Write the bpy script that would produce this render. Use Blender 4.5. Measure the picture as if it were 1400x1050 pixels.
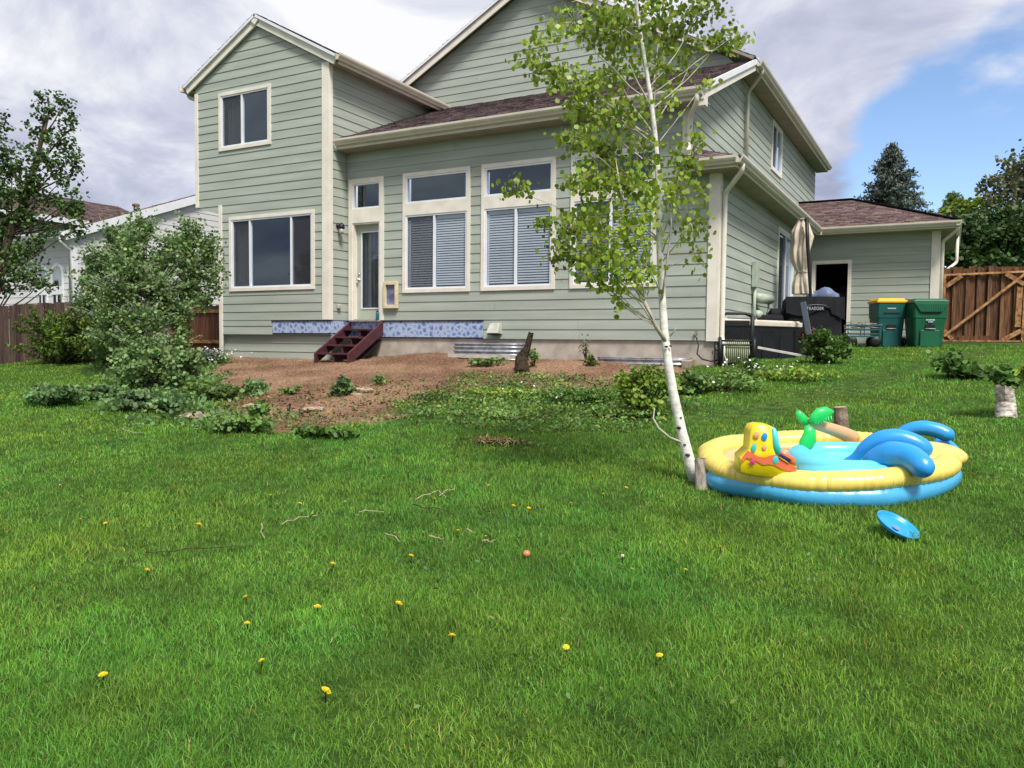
import bpy, math, random
import numpy as np
from mathutils import Matrix, Vector
random.seed(7); RNG = np.random.default_rng(7)
for o in list(bpy.data.objects): bpy.data.objects.remove(o)
SC = bpy.context.scene; COL = SC.collection

# ------------------------------------------------------------------ camera
F_PX, PITCH, ROLL, YAW = 1089.4, .05148, .01033, .50096      # solved from the vanishing points of the house
cy, sy, cp, sp = math.cos(YAW), math.sin(YAW), math.cos(PITCH), math.sin(PITCH)
FW = np.array([-sy*cp, cy*cp, -sp]); RT0 = np.array([cy, sy, 0.0]); UP0 = np.cross(RT0, FW)
RT = math.cos(ROLL)*RT0+math.sin(ROLL)*UP0; UP = -math.sin(ROLL)*RT0+math.cos(ROLL)*UP0
cam = bpy.data.cameras.new('camera'); camo = bpy.data.objects.new('camera', cam); COL.objects.link(camo)
M = Matrix.Identity(4)
for i in range(3): M[i][0], M[i][1], M[i][2] = RT[i], UP[i], -FW[i]
camo.matrix_world = M
cam.sensor_fit = 'HORIZONTAL'; cam.sensor_width = 36; cam.lens = F_PX/1400*36; cam.clip_end = 800; cam.clip_start = .05
SC.camera = camo
# ------------------------------------------------------------------ light
SUN_EL, SUN_AZ = math.radians(56), math.radians(130)          # azimuth from +Y clockwise: behind and right of the camera
SD = Vector((math.sin(SUN_AZ)*math.cos(SUN_EL), math.cos(SUN_AZ)*math.cos(SUN_EL), math.sin(SUN_EL)))
sun = bpy.data.lights.new('sun', 'SUN'); sun.energy = 3.4; sun.angle = math.radians(14); sun.color = (1, .95, .87)
suno = bpy.data.objects.new('sun', sun); COL.objects.link(suno)
suno.rotation_euler = SD.to_track_quat('Z', 'Y').to_euler()
SC.view_settings.view_transform = 'Standard'; SC.view_settings.look = 'None'
SC.view_settings.exposure = 0.68; SC.view_settings.gamma = 1

def ray(px, py): return (px-700)*RT+(525-py)*UP+F_PX*FW
def world():
    w = bpy.data.worlds.new('World'); SC.world = w; w.use_nodes = True
    nt = w.node_tree; N = nt.nodes; L = nt.links; N.clear()
    def n(t, **k):
        x = N.new(t)
        for a, b in k.items(): setattr(x, a, b)
        return x
    def math_(op, a, b=None, c=None):
        m = n('ShaderNodeMath', operation=op)
        for i, v in enumerate((a, b, c)):
            if v is None: continue
            if hasattr(v, 'is_output'): L.new(v, m.inputs[i])
            else: m.inputs[i].default_value = v
        return m.outputs[0]
    def sstep(v, lo, hi):
        m = n('ShaderNodeMapRange', interpolation_type='SMOOTHSTEP'); L.new(v, m.inputs[0])
        m.inputs[1].default_value = lo; m.inputs[2].default_value = hi
        return m.outputs[0]
    sky = n('ShaderNodeTexSky', sky_type='NISHITA', sun_disc=False, sun_elevation=SUN_EL, sun_rotation=SUN_AZ, altitude=1700, ozone_density=2.2)
    b1 = n('ShaderNodeBackground'); L.new(sky.outputs[0], b1.inputs[0]); b1.inputs[1].default_value = .13
    tc = n('ShaderNodeTexCoord'); sep = n('ShaderNodeSeparateXYZ'); L.new(tc.outputs['Generated'], sep.inputs[0])
    dz = math_('ADD', math_('MAXIMUM', sep.outputs[2], 0.0), .30)
    cmb = n('ShaderNodeCombineXYZ')
    L.new(math_('DIVIDE', sep.outputs[0], dz), cmb.inputs[0]); L.new(math_('DIVIDE', sep.outputs[1], dz), cmb.inputs[1])
    def noise(sc, det, off, rough=.55, dist=0.0):
        mp = n('ShaderNodeMapping'); mp.inputs['Location'].default_value = off; L.new(cmb.outputs[0], mp.inputs[0])
        x = n('ShaderNodeTexNoise'); x.inputs['Scale'].default_value = sc; x.inputs['Detail'].default_value = det
        x.inputs['Roughness'].default_value = rough; x.inputs['Distortion'].default_value = dist
        L.new(mp.outputs[0], x.inputs['Vector']); return x.outputs[0]
    n1 = noise(1.7, 8, (3.1, 1.7, 0)); n2 = noise(2.1, 9, (7.7, -2.4, 3), .58, .5); n3 = noise(.8, 3, (1.2, 9.4, 1), .5)
    db = ray(1425, 240); db = db/np.linalg.norm(db)
    dp = n('ShaderNodeVectorMath', operation='DOT_PRODUCT'); L.new(tc.outputs['Generated'], dp.inputs[0]); dp.inputs[1].default_value = tuple(db)
    gap = sstep(dp.outputs['Value'], .966, .992)
    cov = math_('SUBTRACT', math_('ADD', n1, .29), math_('MULTIPLY', gap, .48))
    mask = sstep(cov, .40, .56)
    tone = math_('ADD', math_('MULTIPLY', n2, .85), math_('MULTIPLY', n3, .25))
    cr = n('ShaderNodeValToRGB'); L.new(tone, cr.inputs[0])
    e = cr.color_ramp.elements
    e[0].position = .42; e[0].color = (.37, .41, .57, 1); e[1].position = .66; e[1].color = (.96, .96, 1.0, 1)
    k = e.new(.54); k.color = (.60, .63, .76, 1)
    b2 = n('ShaderNodeBackground'); L.new(cr.outputs[0], b2.inputs[0]); b2.inputs[1].default_value = .64
    mx = n('ShaderNodeMixShader'); L.new(mask, mx.inputs[0]); L.new(b1.outputs[0], mx.inputs[1]); L.new(b2.outputs[0], mx.inputs[2])
    out = n('ShaderNodeOutputWorld'); L.new(mx.outputs[0], out.inputs[0])
world()

# ------------------------------------------------------------------ terrain and pixel helpers
def vnoise(x, y, s, seed=0):
    """smooth value noise, -1..1"""
    x = np.asarray(x, float)*s+seed*17.3; y = np.asarray(y, float)*s+seed*9.1
    xi, yi = np.floor(x), np.floor(y); fx, fy = x-xi, y-yi
    fx = fx*fx*(3-2*fx); fy = fy*fy*(3-2*fy)
    def h(a, b):
        v = np.sin(a*127.1+b*311.7+seed*74.7)*43758.5453; return (v-np.floor(v))*2-1
    return (h(xi, yi)*(1-fx)+h(xi+1, yi)*fx)*(1-fy)+(h(xi, yi+1)*(1-fx)+h(xi+1, yi+1)*fx)*fy
GY = np.linspace(-60, 60, 2401); GZ = np.interp(GY, [-60, -5, 0, 11, 13.2, 21.5, 30, 60], [-2.2, -1.8, -1.6, -.56, -.33, .02, .1, .4])
ker = np.hanning(41); ker /= ker.sum(); GZ = np.convolve(np.pad(GZ, 20, mode='edge'), ker, 'valid')
def G(x, y):
    x = np.asarray(x, float); y = np.asarray(y, float)
    z = np.interp(y, GY, GZ)
    m = np.exp(-((x+8.9)/1.0)**2-((y-12.9)/.55)**2)*.14+np.exp(-((x+5.8)/1.6)**2-((y-12.6)/.8)**2)*.07
    return z+m+.018*vnoise(x, y, .9, 1)
def g(x, y): return float(G(x, y))
def onG(px, py, dz=0.0):
    d = ray(px, py); t = np.linspace(.0005, .05, 6000); P = d[None]*t[:, None]
    k = np.argmax(P[:, 2] <= G(P[:, 0], P[:, 1])+dz); return P[k]
def px(x, y, d):                      # a point on the pixel's ray, d metres along the camera axis
    return ray(x, y)*(d/F_PX)
def onY(x, y, Y): r = ray(x, y); return r*(Y/r[1])
def onX(x, y, X): r = ray(x, y); return r*(X/r[0])
def inpoly(X, Y, poly):
    r = np.zeros(np.shape(X), bool); n = len(poly)
    for i in range(n):
        x1, y1 = poly[i]; x2, y2 = poly[(i+1) % n]
        if y1 == y2: continue
        c = ((y1 > Y) != (y2 > Y)) & (X < (x2-x1)*(Y-y1)/(y2-y1)+x1); r ^= c
    return r
def gpoly(pts): return [tuple(onG(*q)[:2]) for q in pts]

# ------------------------------------------------------------------ materials
MATS = {}
def mat(name, col, rough=.6, var=.12, scale=6.0, bump=0.0, bscale=40.0, stretch=(1, 1, 1), spec=.4, col2=None, rand=0.0, trans=0.0, attr=None, metal=0.0, coat=0.0, detail=5.0):
    if name in MATS: return MATS[name]
    m = bpy.data.materials.new(name); MATS[name] = m; m.use_nodes = True
    nt = m.node_tree; N = nt.nodes; L = nt.links; P = N['Principled BSDF']
    P.inputs['Roughness'].default_value = rough; P.inputs['Specular IOR Level'].default_value = spec
    P.inputs['Metallic'].default_value = metal; P.inputs['Coat Weight'].default_value = coat
    tc = N.new('ShaderNodeTexCoord'); mp = N.new('ShaderNodeMapping'); mp.inputs['Scale'].default_value = stretch
    geo = N.new('ShaderNodeNewGeometry'); L.new(geo.outputs['Position'], mp.inputs[0])
    nz = N.new('ShaderNodeTexNoise'); nz.inputs['Scale'].default_value = scale; nz.inputs['Detail'].default_value = detail
    L.new(mp.outputs[0], nz.inputs['Vector'])
    mx = N.new('ShaderNodeMix'); mx.data_type = 'RGBA'
    c2 = col2 or tuple(c*(1-var*2) for c in col)
    mr = N.new('ShaderNodeMapRange'); mr.inputs[1].default_value = .32; mr.inputs[2].default_value = .68; L.new(nz.outputs[0], mr.inputs[0])
    L.new(mr.outputs[0], mx.inputs[0])
    mx.inputs[6].default_value = (*c2, 1); mx.inputs[7].default_value = (*[min(1, c*(1+var*.6)) for c in col], 1)
    cout = mx.outputs[2]
    if rand:
        oi = N.new('ShaderNodeObjectInfo'); hv = N.new('ShaderNodeHueSaturation')
        r = N.new('ShaderNodeMapRange'); r.inputs[3].default_value = 1-rand; r.inputs[4].default_value = 1+rand
        L.new(oi.outputs['Random'], r.inputs[0]); L.new(r.outputs[0], hv.inputs['Value']); L.new(cout, hv.inputs['Color']); cout = hv.outputs[0]
    if attr:
        at = N.new('ShaderNodeAttribute'); at.attribute_name = attr
        ml = N.new('ShaderNodeMix'); ml.data_type = 'RGBA'; ml.blend_type = 'MULTIPLY'; ml.inputs[0].default_value = 1
        L.new(cout, ml.inputs[6]); L.new(at.outputs['Color'], ml.inputs[7]); cout = ml.outputs[2]
    L.new(cout, P.inputs['Base Color'])
    if bump:
        nb = N.new('ShaderNodeTexNoise'); nb.inputs['Scale'].default_value = bscale; nb.inputs['Detail'].default_value = 4
        L.new(mp.outputs[0], nb.inputs['Vector'])
        b = N.new('ShaderNodeBump'); b.inputs['Strength'].default_value = bump; b.inputs['Distance'].default_value = .02
        L.new(nb.outputs[0], b.inputs['Height']); L.new(b.outputs[0], P.inputs['Normal'])
    if trans:
        t = N.new('ShaderNodeBsdfTranslucent'); L.new(cout, t.inputs[0]); a = N.new('ShaderNodeMixShader'); a.inputs[0].default_value = trans
        L.new(P.outputs[0], a.inputs[1]); L.new(t.outputs[0], a.inputs[2]); L.new(a.outputs[0], N['Material Output'].inputs[0])
    return m
SID = mat('sage_siding', (.365, .405, .352), .72, .085, 2.2, .25, 60, (.25, .25, 3), .25, rand=.03)
TRIM = mat('cream_trim', (.74, .70, .615), .6, .06, 4, .08, 80)
GUT = mat('tan_gutter', (.55, .51, .42), .45, .06, 3)
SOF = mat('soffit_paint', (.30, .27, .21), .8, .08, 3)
VINYL = mat('white_vinyl', (.72, .75, .80), .4, .03, 4)
SHIN = mat('shingle', (.215, .16, .162), .95, .3, 30, .5, 300, attr='tone', spec=.15)
SHIN2 = mat('shingle_brown', (.17, .118, .112), .95, .25, 20, .4, 200, attr='tone', spec=.15)
CONC = mat('concrete', (.44, .39, .33), .9, .2, 4, .3, 60, col2=(.32, .285, .245))
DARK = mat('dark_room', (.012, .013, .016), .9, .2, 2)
SCREEN = mat('insect_screen', (.035, .035, .045), .8, .1, 80)
BLIND = mat('blind_slat', (.56, .57, .58), .5, .03, 5)
BLACK = mat('black_plastic', (.008, .0085, .010), .5, .2, 8)
COVER = mat('cover_fabric', (.0115, .0125, .016), .8, .2, 5, .15, 200, spec=.2)
MAROON = mat('maroon_paint', (.085, .022, .028), .55, .2, 9, .25, 60, col2=(.05, .015, .02))
WOODG = mat('weathered_fence', (.12, .08, .065), .9, .25, 6, .5, 40, (6, 6, .5), col2=(.055, .04, .036), rand=.35, spec=.15)
WOODR = mat('stained_board', (.15, .068, .032), .75, .25, 5, .4, 40, (6, 6, .5), col2=(.045, .022, .013), rand=.5, spec=.25)
WOODO = mat('cedar_rail', (.55, .30, .14), .7, .2, 6, .3, 50, (2, 2, 2), col2=(.20, .09, .035), rand=.2, spec=.25)
GALV = mat('galvanised', (.42, .44, .48), .45, .25, 8, metal=.7, col2=(.24, .25, .28))
BARK = mat('aspen_bark', (.74, .73, .69), .75, .12, 9, .3, 60, (1, 1, 3), col2=(.50, .485, .44), spec=.2)
BARKD = mat('dark_bark', (.10, .075, .055), .95, .4, 20, .8, 50, (1, 1, .4), spec=.1)
LITTER = mat('cut_wood', (.42, .33, .22), .85, .2, 20, .3, 60)
WNEI = mat('white_siding', (.60, .595, .61), .7, .05, 3, rand=.02)
WTRIM = mat('white_trim', (.74, .75, .80), .6, .04, 3)
def leafmat(name, col, var=.3, trans=.35, rough=.5): return mat(name, col, rough, var, 1.7, spec=.35, trans=trans, attr='tone', detail=2)
L_ASP = leafmat('aspen_leaf', (.30, .43, .055), .2, .45, .4)
L_BUSH = leafmat('bush_leaf', (.20, .325, .115), .22, .4)
L_MAPLE = leafmat('maple_leaf', (.09, .17, .045), .25)
L_JUN = leafmat('juniper_leaf', (.12, .21, .03), .3, .3)
L_SPR = leafmat('spruce_needle', (.10, .14, .115), .25, .1, .7)
L_DEC = leafmat('green_leaf', (.10, .20, .04), .25)
L_FAR = leafmat('far_leaf', (.055, .115, .028), .25)
L_LIME = leafmat('lime_leaf', (.16, .24, .02), .2)
L_GREY = leafmat('grey_leaf', (.17, .20, .10), .25)
L_SILV = leafmat('silver_leaf', (.16, .285, .105), .25)
L_WEED = leafmat('weed_leaf', (.17, .29, .07), .28)
L_YEL = leafmat('yellowgreen_leaf', (.23, .36, .05), .25)
GRASS = leafmat('grass_blade', (.168, .36, .043), .18, .42, .6)
WHITE_F = mat('white_petal', (.75, .76, .74), .6, .05, 20)
YEL_F = mat('yellow_petal', (.80, .55, .01), .6, .1, 60)

def glass_mat():
    m = bpy.data.materials.new('window_glass'); m.use_nodes = True; nt = m.node_tree; N = nt.nodes; L = nt.links; N.clear()
    t = N.new('ShaderNodeBsdfTransparent'); t.inputs[0].default_value = (.80, .84, .88, 1)
    gl = N.new('ShaderNodeBsdfGlossy'); gl.inputs['Roughness'].default_value = .02; gl.inputs[0].default_value = (.7, .87, 1, 1)
    lw = N.new('ShaderNodeLayerWeight'); lw.inputs[0].default_value = .5; pw = N.new('ShaderNodeMath'); pw.operation = 'POWER'; L.new(lw.outputs['Facing'], pw.inputs[0]); pw.inputs[1].default_value = 4
    fr = N.new('ShaderNodeMath'); fr.operation = 'MULTIPLY_ADD'; L.new(pw.outputs[0], fr.inputs[0]); fr.inputs[1].default_value = .88; fr.inputs[2].default_value = .10
    nz = N.new('ShaderNodeTexNoise'); nz.inputs['Scale'].default_value = 1.2; b = N.new('ShaderNodeBump'); b.inputs['Strength'].default_value = .03; b.inputs['Distance'].default_value = .05
    L.new(nz.outputs[0], b.inputs['Height']); L.new(b.outputs[0], gl.inputs['Normal'])
    a = N.new('ShaderNodeMixShader'); o = N.new('ShaderNodeOutputMaterial')
    L.new(fr.outputs[0], a.inputs[0]); L.new(t.outputs[0], a.inputs[1]); L.new(gl.outputs[0], a.inputs[2]); L.new(a.outputs[0], o.inputs[0]); return m
GLASS = glass_mat()
def paper_mat():
    m = mat('blue_sheathing', (.45, .5, .62), .6); nt = m.node_tree; N = nt.nodes; L = nt.links; P = N['Principled BSDF']
    v = N.new('ShaderNodeTexVoronoi'); v.inputs['Scale'].default_value = 9; v.feature = 'DISTANCE_TO_EDGE'
    nz = N.new('ShaderNodeTexNoise'); nz.inputs['Scale'].default_value = 24; nz.inputs['Detail'].default_value = 2
    geo = N.new('ShaderNodeNewGeometry'); L.new(geo.outputs['Position'], v.inputs['Vector']); L.new(geo.outputs['Position'], nz.inputs['Vector'])
    ad = N.new('ShaderNodeMath'); ad.operation = 'MULTIPLY_ADD'; L.new(nz.outputs[0], ad.inputs[0]); ad.inputs[1].default_value = .30; L.new(v.outputs['Distance'], ad.inputs[2])
    cr = N.new('ShaderNodeValToRGB'); L.new(ad.outputs[0], cr.inputs[0]); e = cr.color_ramp.elements
    e[0].position = .17; e[0].color = (.40, .47, .62, 1); e[1].position = .50; e[1].color = (.09, .16, .40, 1)
    L.new(cr.outputs[0], P.inputs['Base Color']); return m
PAPER = paper_mat()

# ------------------------------------------------------------------ mesh helpers
ORG = {}
class MB:
    def __init__(s): s.v = []; s.f = []
    def add(s, V, F):
        n = len(s.v); s.v += [tuple(map(float, q)) for q in V]; s.f += [tuple(i+n for i in f) for f in F]; return s
    def hexa(s, q):           # 8 points: bottom 4, top 4
        return s.add(q, [(3, 2, 1, 0), (4, 5, 6, 7), (0, 1, 5, 4), (1, 2, 6, 5), (2, 3, 7, 6), (3, 0, 4, 7)])
    def box(s, x0, x1, y0, y1, z0, z1):
        return s.hexa([(x0, y0, z0), (x1, y0, z0), (x1, y1, z0), (x0, y1, z0), (x0, y0, z1), (x1, y0, z1), (x1, y1, z1), (x0, y1, z1)])
    def wbox(s, w, u0, u1, o0, o1, z0, z1):
        a = [w(u0, o0, z0), w(u1, o0, z0), w(u1, o1, z0), w(u0, o1, z0)]; b = [w(u0, o0, z1), w(u1, o0, z1), w(u1, o1, z1), w(u0, o1, z1)]
        return s.hexa(a+b)
    def bar(s, a, b, w, h, up=(0, 0, 1)):     # rectangular bar from a to b, w across, h along up
        a = Vector(a); b = Vector(b); d = (b-a).normalized(); r = d.cross(Vector(up)).normalized(); u = r.cross(d)
        c = [(-1, -1), (1, -1), (1, 1), (-1, 1)]
        return s.hexa([a+r*i*w/2+u*j*h/2 for i, j in c]+[b+r*i*w/2+u*j*h/2 for i, j in c])
    def tube(s, pts, rad, n=8, caps=True, closed=False, flat=1.0, upv=(0, 0, 1)):
        P = [Vector(q) for q in pts]; k = len(P); R_ = rad if hasattr(rad, '__len__') else [rad]*k
        V = []; prev = None
        for i, q in enumerate(P):
            d = (P[(i+1) % k]-P[i-1]) if closed else (P[min(i+1, k-1)]-P[max(i-1, 0)])
            d.normalize()
            if prev is None:
                r = d.cross(Vector(upv))
                if r.length < .05: r = d.cross(Vector((1, 0, 0)))
            else: r = prev-d*prev.dot(d)
            r.normalize(); prev = r; u = r.cross(d)
            for j in range(n):
                t = 2*math.pi*j/n; V.append(q+r*math.cos(t)*R_[i]+u*math.sin(t)*R_[i]*flat)
        F = []
        for i in range(k if closed else k-1):
            a, b = i*n, ((i+1) % k)*n
            for j in range(n): F.append((a+j, a+(j+1) % n, b+(j+1) % n, b+j))
        if caps and not closed: F += [tuple(range(n-1, -1, -1)), tuple(range((k-1)*n, k*n))]
        return s.add(V, F)
    def ext(s, prof, a, b, out, up=(0, 0, 1)):    # 2D profile (out, up) swept from a to b
        a = Vector(a); b = Vector(b); o = Vector(out); u = Vector(up); n = len(prof)
        V = [a+o*p+u*q for p, q in prof]+[b+o*p+u*q for p, q in prof]
        F = [(i, (i+1) % n, n+(i+1) % n, n+i) for i in range(n)]+[tuple(range(n-1, -1, -1)), tuple(range(n, 2*n))]
        return s.add(V, F)
    def ell(s, c, r, nu=14, nv=9, sq=1.0, rot=None):
        V = []; F = []
        for i in range(nv+1):
            ph = math.pi*i/nv-math.pi/2
            for j in range(nu):
                t = 2*math.pi*j/nu
                def pw(v): return math.copysign(abs(v)**sq, v)
                q = Vector((pw(math.cos(ph))*pw(math.cos(t))*r[0], pw(math.cos(ph))*pw(math.sin(t))*r[1], pw(math.sin(ph))*r[2]))
                if rot is not None: q = rot @ q
                V.append(q+Vector(c))
        for i in range(nv):
            for j in range(nu): F.append((i*nu+j, i*nu+(j+1) % nu, (i+1)*nu+(j+1) % nu, (i+1)*nu+j))
        return s.add(V, F)
    def lathe(s, c, prof, n=16, rot=None):        # prof: (radius, z)
        V = []; F = []
        for r, z in prof:
            for j in range(n):
                t = 2*math.pi*j/n; q = Vector((r*math.cos(t), r*math.sin(t), z))
                if rot is not None: q = rot @ q
                V.append(q+Vector(c))
        for i in range(len(prof)-1):
            for j in range(n): F.append((i*n+j, i*n+(j+1) % n, (i+1)*n+(j+1) % n, (i+1)*n+j))
        F += [tuple(range(n-1, -1, -1)), tuple(range((len(prof)-1)*n, len(prof)*n))]
        return s.add(V, F)
    def build(s, name, m, parent=None, smooth=False, **k): return mk(name, np.array(s.v, float), s.f, m, parent, smooth, **k)
def tag(o, label=None, cat=None, group=None, kind=None):
    for a, b in (('label', label), ('category', cat), ('group', group), ('kind', kind)):
        if b: o[a] = b
    return o
def thing(name, loc, label, cat, group=None):
    o = bpy.data.objects.new(name, None); COL.objects.link(o); o.location = loc; o.empty_display_size = .1
    ORG[o.name] = np.array(loc, float); return tag(o, label, cat, group)
def mk(name, V, F, m, parent=None, smooth=False, bevel=0.0, tone=None, kind=None):
    V = np.asarray(V, float)
    if parent is not None: og = ORG[parent.name]
    else: og = np.array([V[:, 0].mean(), V[:, 1].mean(), V[:, 2].min()])
    me = bpy.data.meshes.new(name); me.from_pydata((V-og).tolist(), [], [tuple(map(int, f)) for f in F]); me.update()
    me.materials.append(m)
    if smooth: me.polygons.foreach_set('use_smooth', [True]*len(me.polygons))
    if tone is not None: set_tone(me, tone)
    o = bpy.data.objects.new(name, me); COL.objects.link(o)
    if parent is not None: o.parent = parent
    else: o.location = og
    ORG[o.name] = og
    if bevel:
        b = o.modifiers.new('b', 'BEVEL'); b.width = bevel; b.segments = 2; b.limit_method = 'ANGLE'
    if kind: o['kind'] = kind
    return o
def set_tone(me, tone):           # per-face colour multiplier (leaf to leaf, shingle to shingle)
    at = me.attributes.new('tone', 'FLOAT_COLOR', 'FACE'); tone = np.asarray(tone, np.float32)
    if tone.ndim == 1: tone = np.stack([tone]*3, 1)
    c = np.ones((len(me.polygons), 4), np.float32); c[:, :3] = tone; at.data.foreach_set('color', c.ravel())
def mk_np(name, V, faces, m, parent=None, tone=None, smooth=False, kind=None):   # equal-sized faces from numpy arrays
    og = ORG[parent.name] if parent is not None else np.array([V[:, 0].mean(), V[:, 1].mean(), V[:, 2].min()])
    me = bpy.data.meshes.new(name); n, k = faces.shape
    me.vertices.add(len(V)); me.vertices.foreach_set('co', (V-og).astype(np.float32).ravel())
    me.loops.add(n*k); me.loops.foreach_set('vertex_index', faces.astype(np.int32).ravel())
    me.polygons.add(n); me.polygons.foreach_set('loop_start', np.arange(0, n*k, k, dtype=np.int32)); me.polygons.foreach_set('loop_total', np.full(n, k, np.int32))
    me.update(calc_edges=True); me.materials.append(m)
    if smooth: me.polygons.foreach_set('use_smooth', np.ones(n, bool))
    if tone is not None: set_tone(me, tone)
    o = bpy.data.objects.new(name, me); COL.objects.link(o)
    if parent is not None: o.parent = parent
    else: o.location = og
    ORG[o.name] = og
    if kind: o['kind'] = kind
    return o
def wY(c): return lambda u, o, z: (u, c-o, z)       # wall facing -Y
def wX(c): return lambda u, o, z: (c+o, u, z)       # wall facing +X

# ------------------------------------------------------------------ ground
DIRT = gpoly([(303, 489), (292, 515), (318, 548), (345, 578), (420, 590), (505, 580), (548, 560), (585, 545), (690, 528), (760, 535), (850, 526), (935, 512), (962, 497)])
DIRT += [(-3.45, 13.3), (-14.4, 13.3)]
WEED = gpoly([(545, 548), (600, 518), (720, 512), (845, 524), (935, 545), (925, 588), (800, 592), (640, 588), (540, 580)])
WEEDL = gpoly([(130, 500), (300, 492), (320, 540), (370, 585), (300, 602), (180, 590), (120, 560)])
PATH = gpoly([(930, 560), (1080, 545), (1240, 500), (1300, 478), (1380, 478), (1340, 490), (1230, 520), (1100, 560), (960, 585)])
def soft(X, Y, poly, amp=.35):      # edge broken up by noise
    j = amp*vnoise(X, Y, 1.3, 3)+amp*.6*vnoise(X, Y, 4.1, 4); k = amp*vnoise(X, Y, 1.5, 5)+amp*.6*vnoise(X, Y, 4.7, 6)
    return inpoly(X+j, Y+k, poly)
def ground():
    xs = np.concatenate([np.linspace(-260, -27, 16)[:-1], np.arange(-27, 9, .12), np.linspace(9, 220, 16)])
    ys = np.concatenate([np.linspace(-120, -2, 10)[:-1], np.arange(-2, 24, .12), np.linspace(24, 400, 22)])
    X, Y = np.meshgrid(xs, ys); Z = G(X, Y)
    d = soft(X, Y, DIRT).astype(float)
    Z = Z+d*(.02*vnoise(X, Y, 5, 8)+.02*vnoise(X, Y, 11, 9))
    V = np.stack([X.ravel(), Y.ravel(), Z.ravel()], 1); nx = len(xs); ny = len(ys)
    i = (np.arange(ny-1)[:, None]*nx+np.arange(nx-1)[None]).ravel(); Fc = np.stack([i, i+1, i+nx+1, i+nx], 1)
    m = bpy.data.materials.new('soil'); m.use_nodes = True; nt = m.node_tree; N = nt.nodes; L = nt.links; P = N['Principled BSDF']
    P.inputs['Roughness'].default_value = .95; P.inputs['Specular IOR Level'].default_value = .1
    geo = N.new('ShaderNodeNewGeometry')
    def nz(s, d=6):
        x = N.new('ShaderNodeTexNoise'); x.inputs['Scale'].default_value = s; x.inputs['Detail'].default_value = d; L.new(geo.outputs['Position'], x.inputs['Vector']); return x.outputs[0]
    def ramp(f, a, b, p0=.35, p1=.65):
        c = N.new('ShaderNodeValToRGB'); e = c.color_ramp.elements; e[0].position = p0; e[0].color = (*a, 1); e[1].position = p1; e[1].color = (*b, 1); L.new(f, c.inputs[0]); return c.outputs[0]
    def mix(f, a, b):
        x = N.new('ShaderNodeMix'); x.data_type = 'RGBA'; L.new(f, x.inputs[0]); L.new(a, x.inputs[6]); L.new(b, x.inputs[7]); return x.outputs[2]
    lawn = ramp(nz(7), (.025, .05, .010), (.06, .12, .018))
    dirt = mix(ramp(nz(.9, 5), (0, 0, 0), (1, 1, 1), .42, .60), ramp(nz(26), (.075, .040, .027), (.23, .13, .083)), ramp(nz(30), (.16, .092, .06), (.36, .225, .145)))
    at = N.new('ShaderNodeAttribute'); at.attribute_name = 'dirt'
    L.new(mix(at.outputs['Fac'], lawn, dirt), P.inputs['Base Color'])
    b = N.new('ShaderNodeBump'); b.inputs['Strength'].default_value = .9; b.inputs['Distance'].default_value = .03; L.new(nz(38, 8), b.inputs['Height']); L.new(b.outputs[0], P.inputs['Normal'])
    o = mk_np('ground', V, Fc, m, smooth=True, kind='structure'); o['label'] = 'lawn ground sloping up to the house with bare reddish dirt'
    a = o.data.attributes.new('dirt', 'FLOAT', 'POINT'); a.data.foreach_set('value', d.ravel().astype(np.float32))
ground()

# ------------------------------------------------------------------ house
EXPO = .1825; RNGS = random.Random(11)
def siding(parent, w, z0, z1, ext, holes=(), m=SID, name='siding_board', join=False, expo=EXPO, t0=.015, t1=.004):
    J = MB(); k = 0; z = z0
    while z < z1-.01:
        zb, zt = z, min(z+expo, z1); z += expo
        br = sorted({zb, zt}|{h for H in holes for h in H[2:4] if zb+.004 < h < zt-.004})
        pieces = []
        for a, b in zip(br, br[1:]):
            mid = (a+b)/2; ea, eb = ext(a), ext(b-.0001)
            cut = sorted((H[0], H[1]) for H in holes if H[2] < mid < H[3])
            L0 = ea[0]; segs = []
            cur = (ea[0], eb[0])
            for h0, h1 in cut:
                segs.append((cur, (h0, h0))); cur = (h1, h1)
            segs.append((cur, (ea[1], eb[1])))
            for (a0, b0), (a1, b1) in segs:
                if a1-a0 < .01 and b1-b0 < .01: continue
                a1 = max(a1, a0+.001); b1 = max(b1, b0+.001)
                f = lambda q: t0+(t1-t0)*(q-zb)/expo
                bb = b-.004 if abs(b-zt) < 1e-6 else b
                pieces.append([w(a0, 0, a), w(a1, 0, a), w(a1, f(a), a), w(a0, f(a), a), w(b0, 0, bb), w(b1, 0, bb), w(b1, f(bb), bb), w(b0, f(bb), bb)])
        if len(br) == 2 and not join:            # long courses are butted from two boards
            out = []
            for q in pieces:
                A = np.array(q); Ln = np.linalg.norm(A[1]-A[0])
                if Ln > 3.0 and RNGS.random() < .85:
                    f = RNGS.uniform(.25, .75); mid = lambda i, j, f: tuple(A[i]*(1-f)+A[j]*f); e = .0022/Ln
                    out.append([q[0], mid(0, 1, f-e), mid(3, 2, f-e), q[3], q[4], mid(4, 5, f-e), mid(7, 6, f-e), q[7]]); out.append([mid(0, 1, f+e), q[1], q[2], mid(3, 2, f+e), mid(4, 5, f+e), q[5], q[6], mid(7, 6, f+e)])
                else: out.append(q)
            pieces = out
        if join:
            for q in pieces: J.hexa(q)
        elif len(br) == 2:
            for q in pieces: MB().hexa(q).build(name, m, parent)
        elif pieces:
            B = MB()
            for q in pieces: B.hexa(q)
            B.build(name, m, parent)
    if join: return J.build(name, m, parent, kind='stuff')
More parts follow.
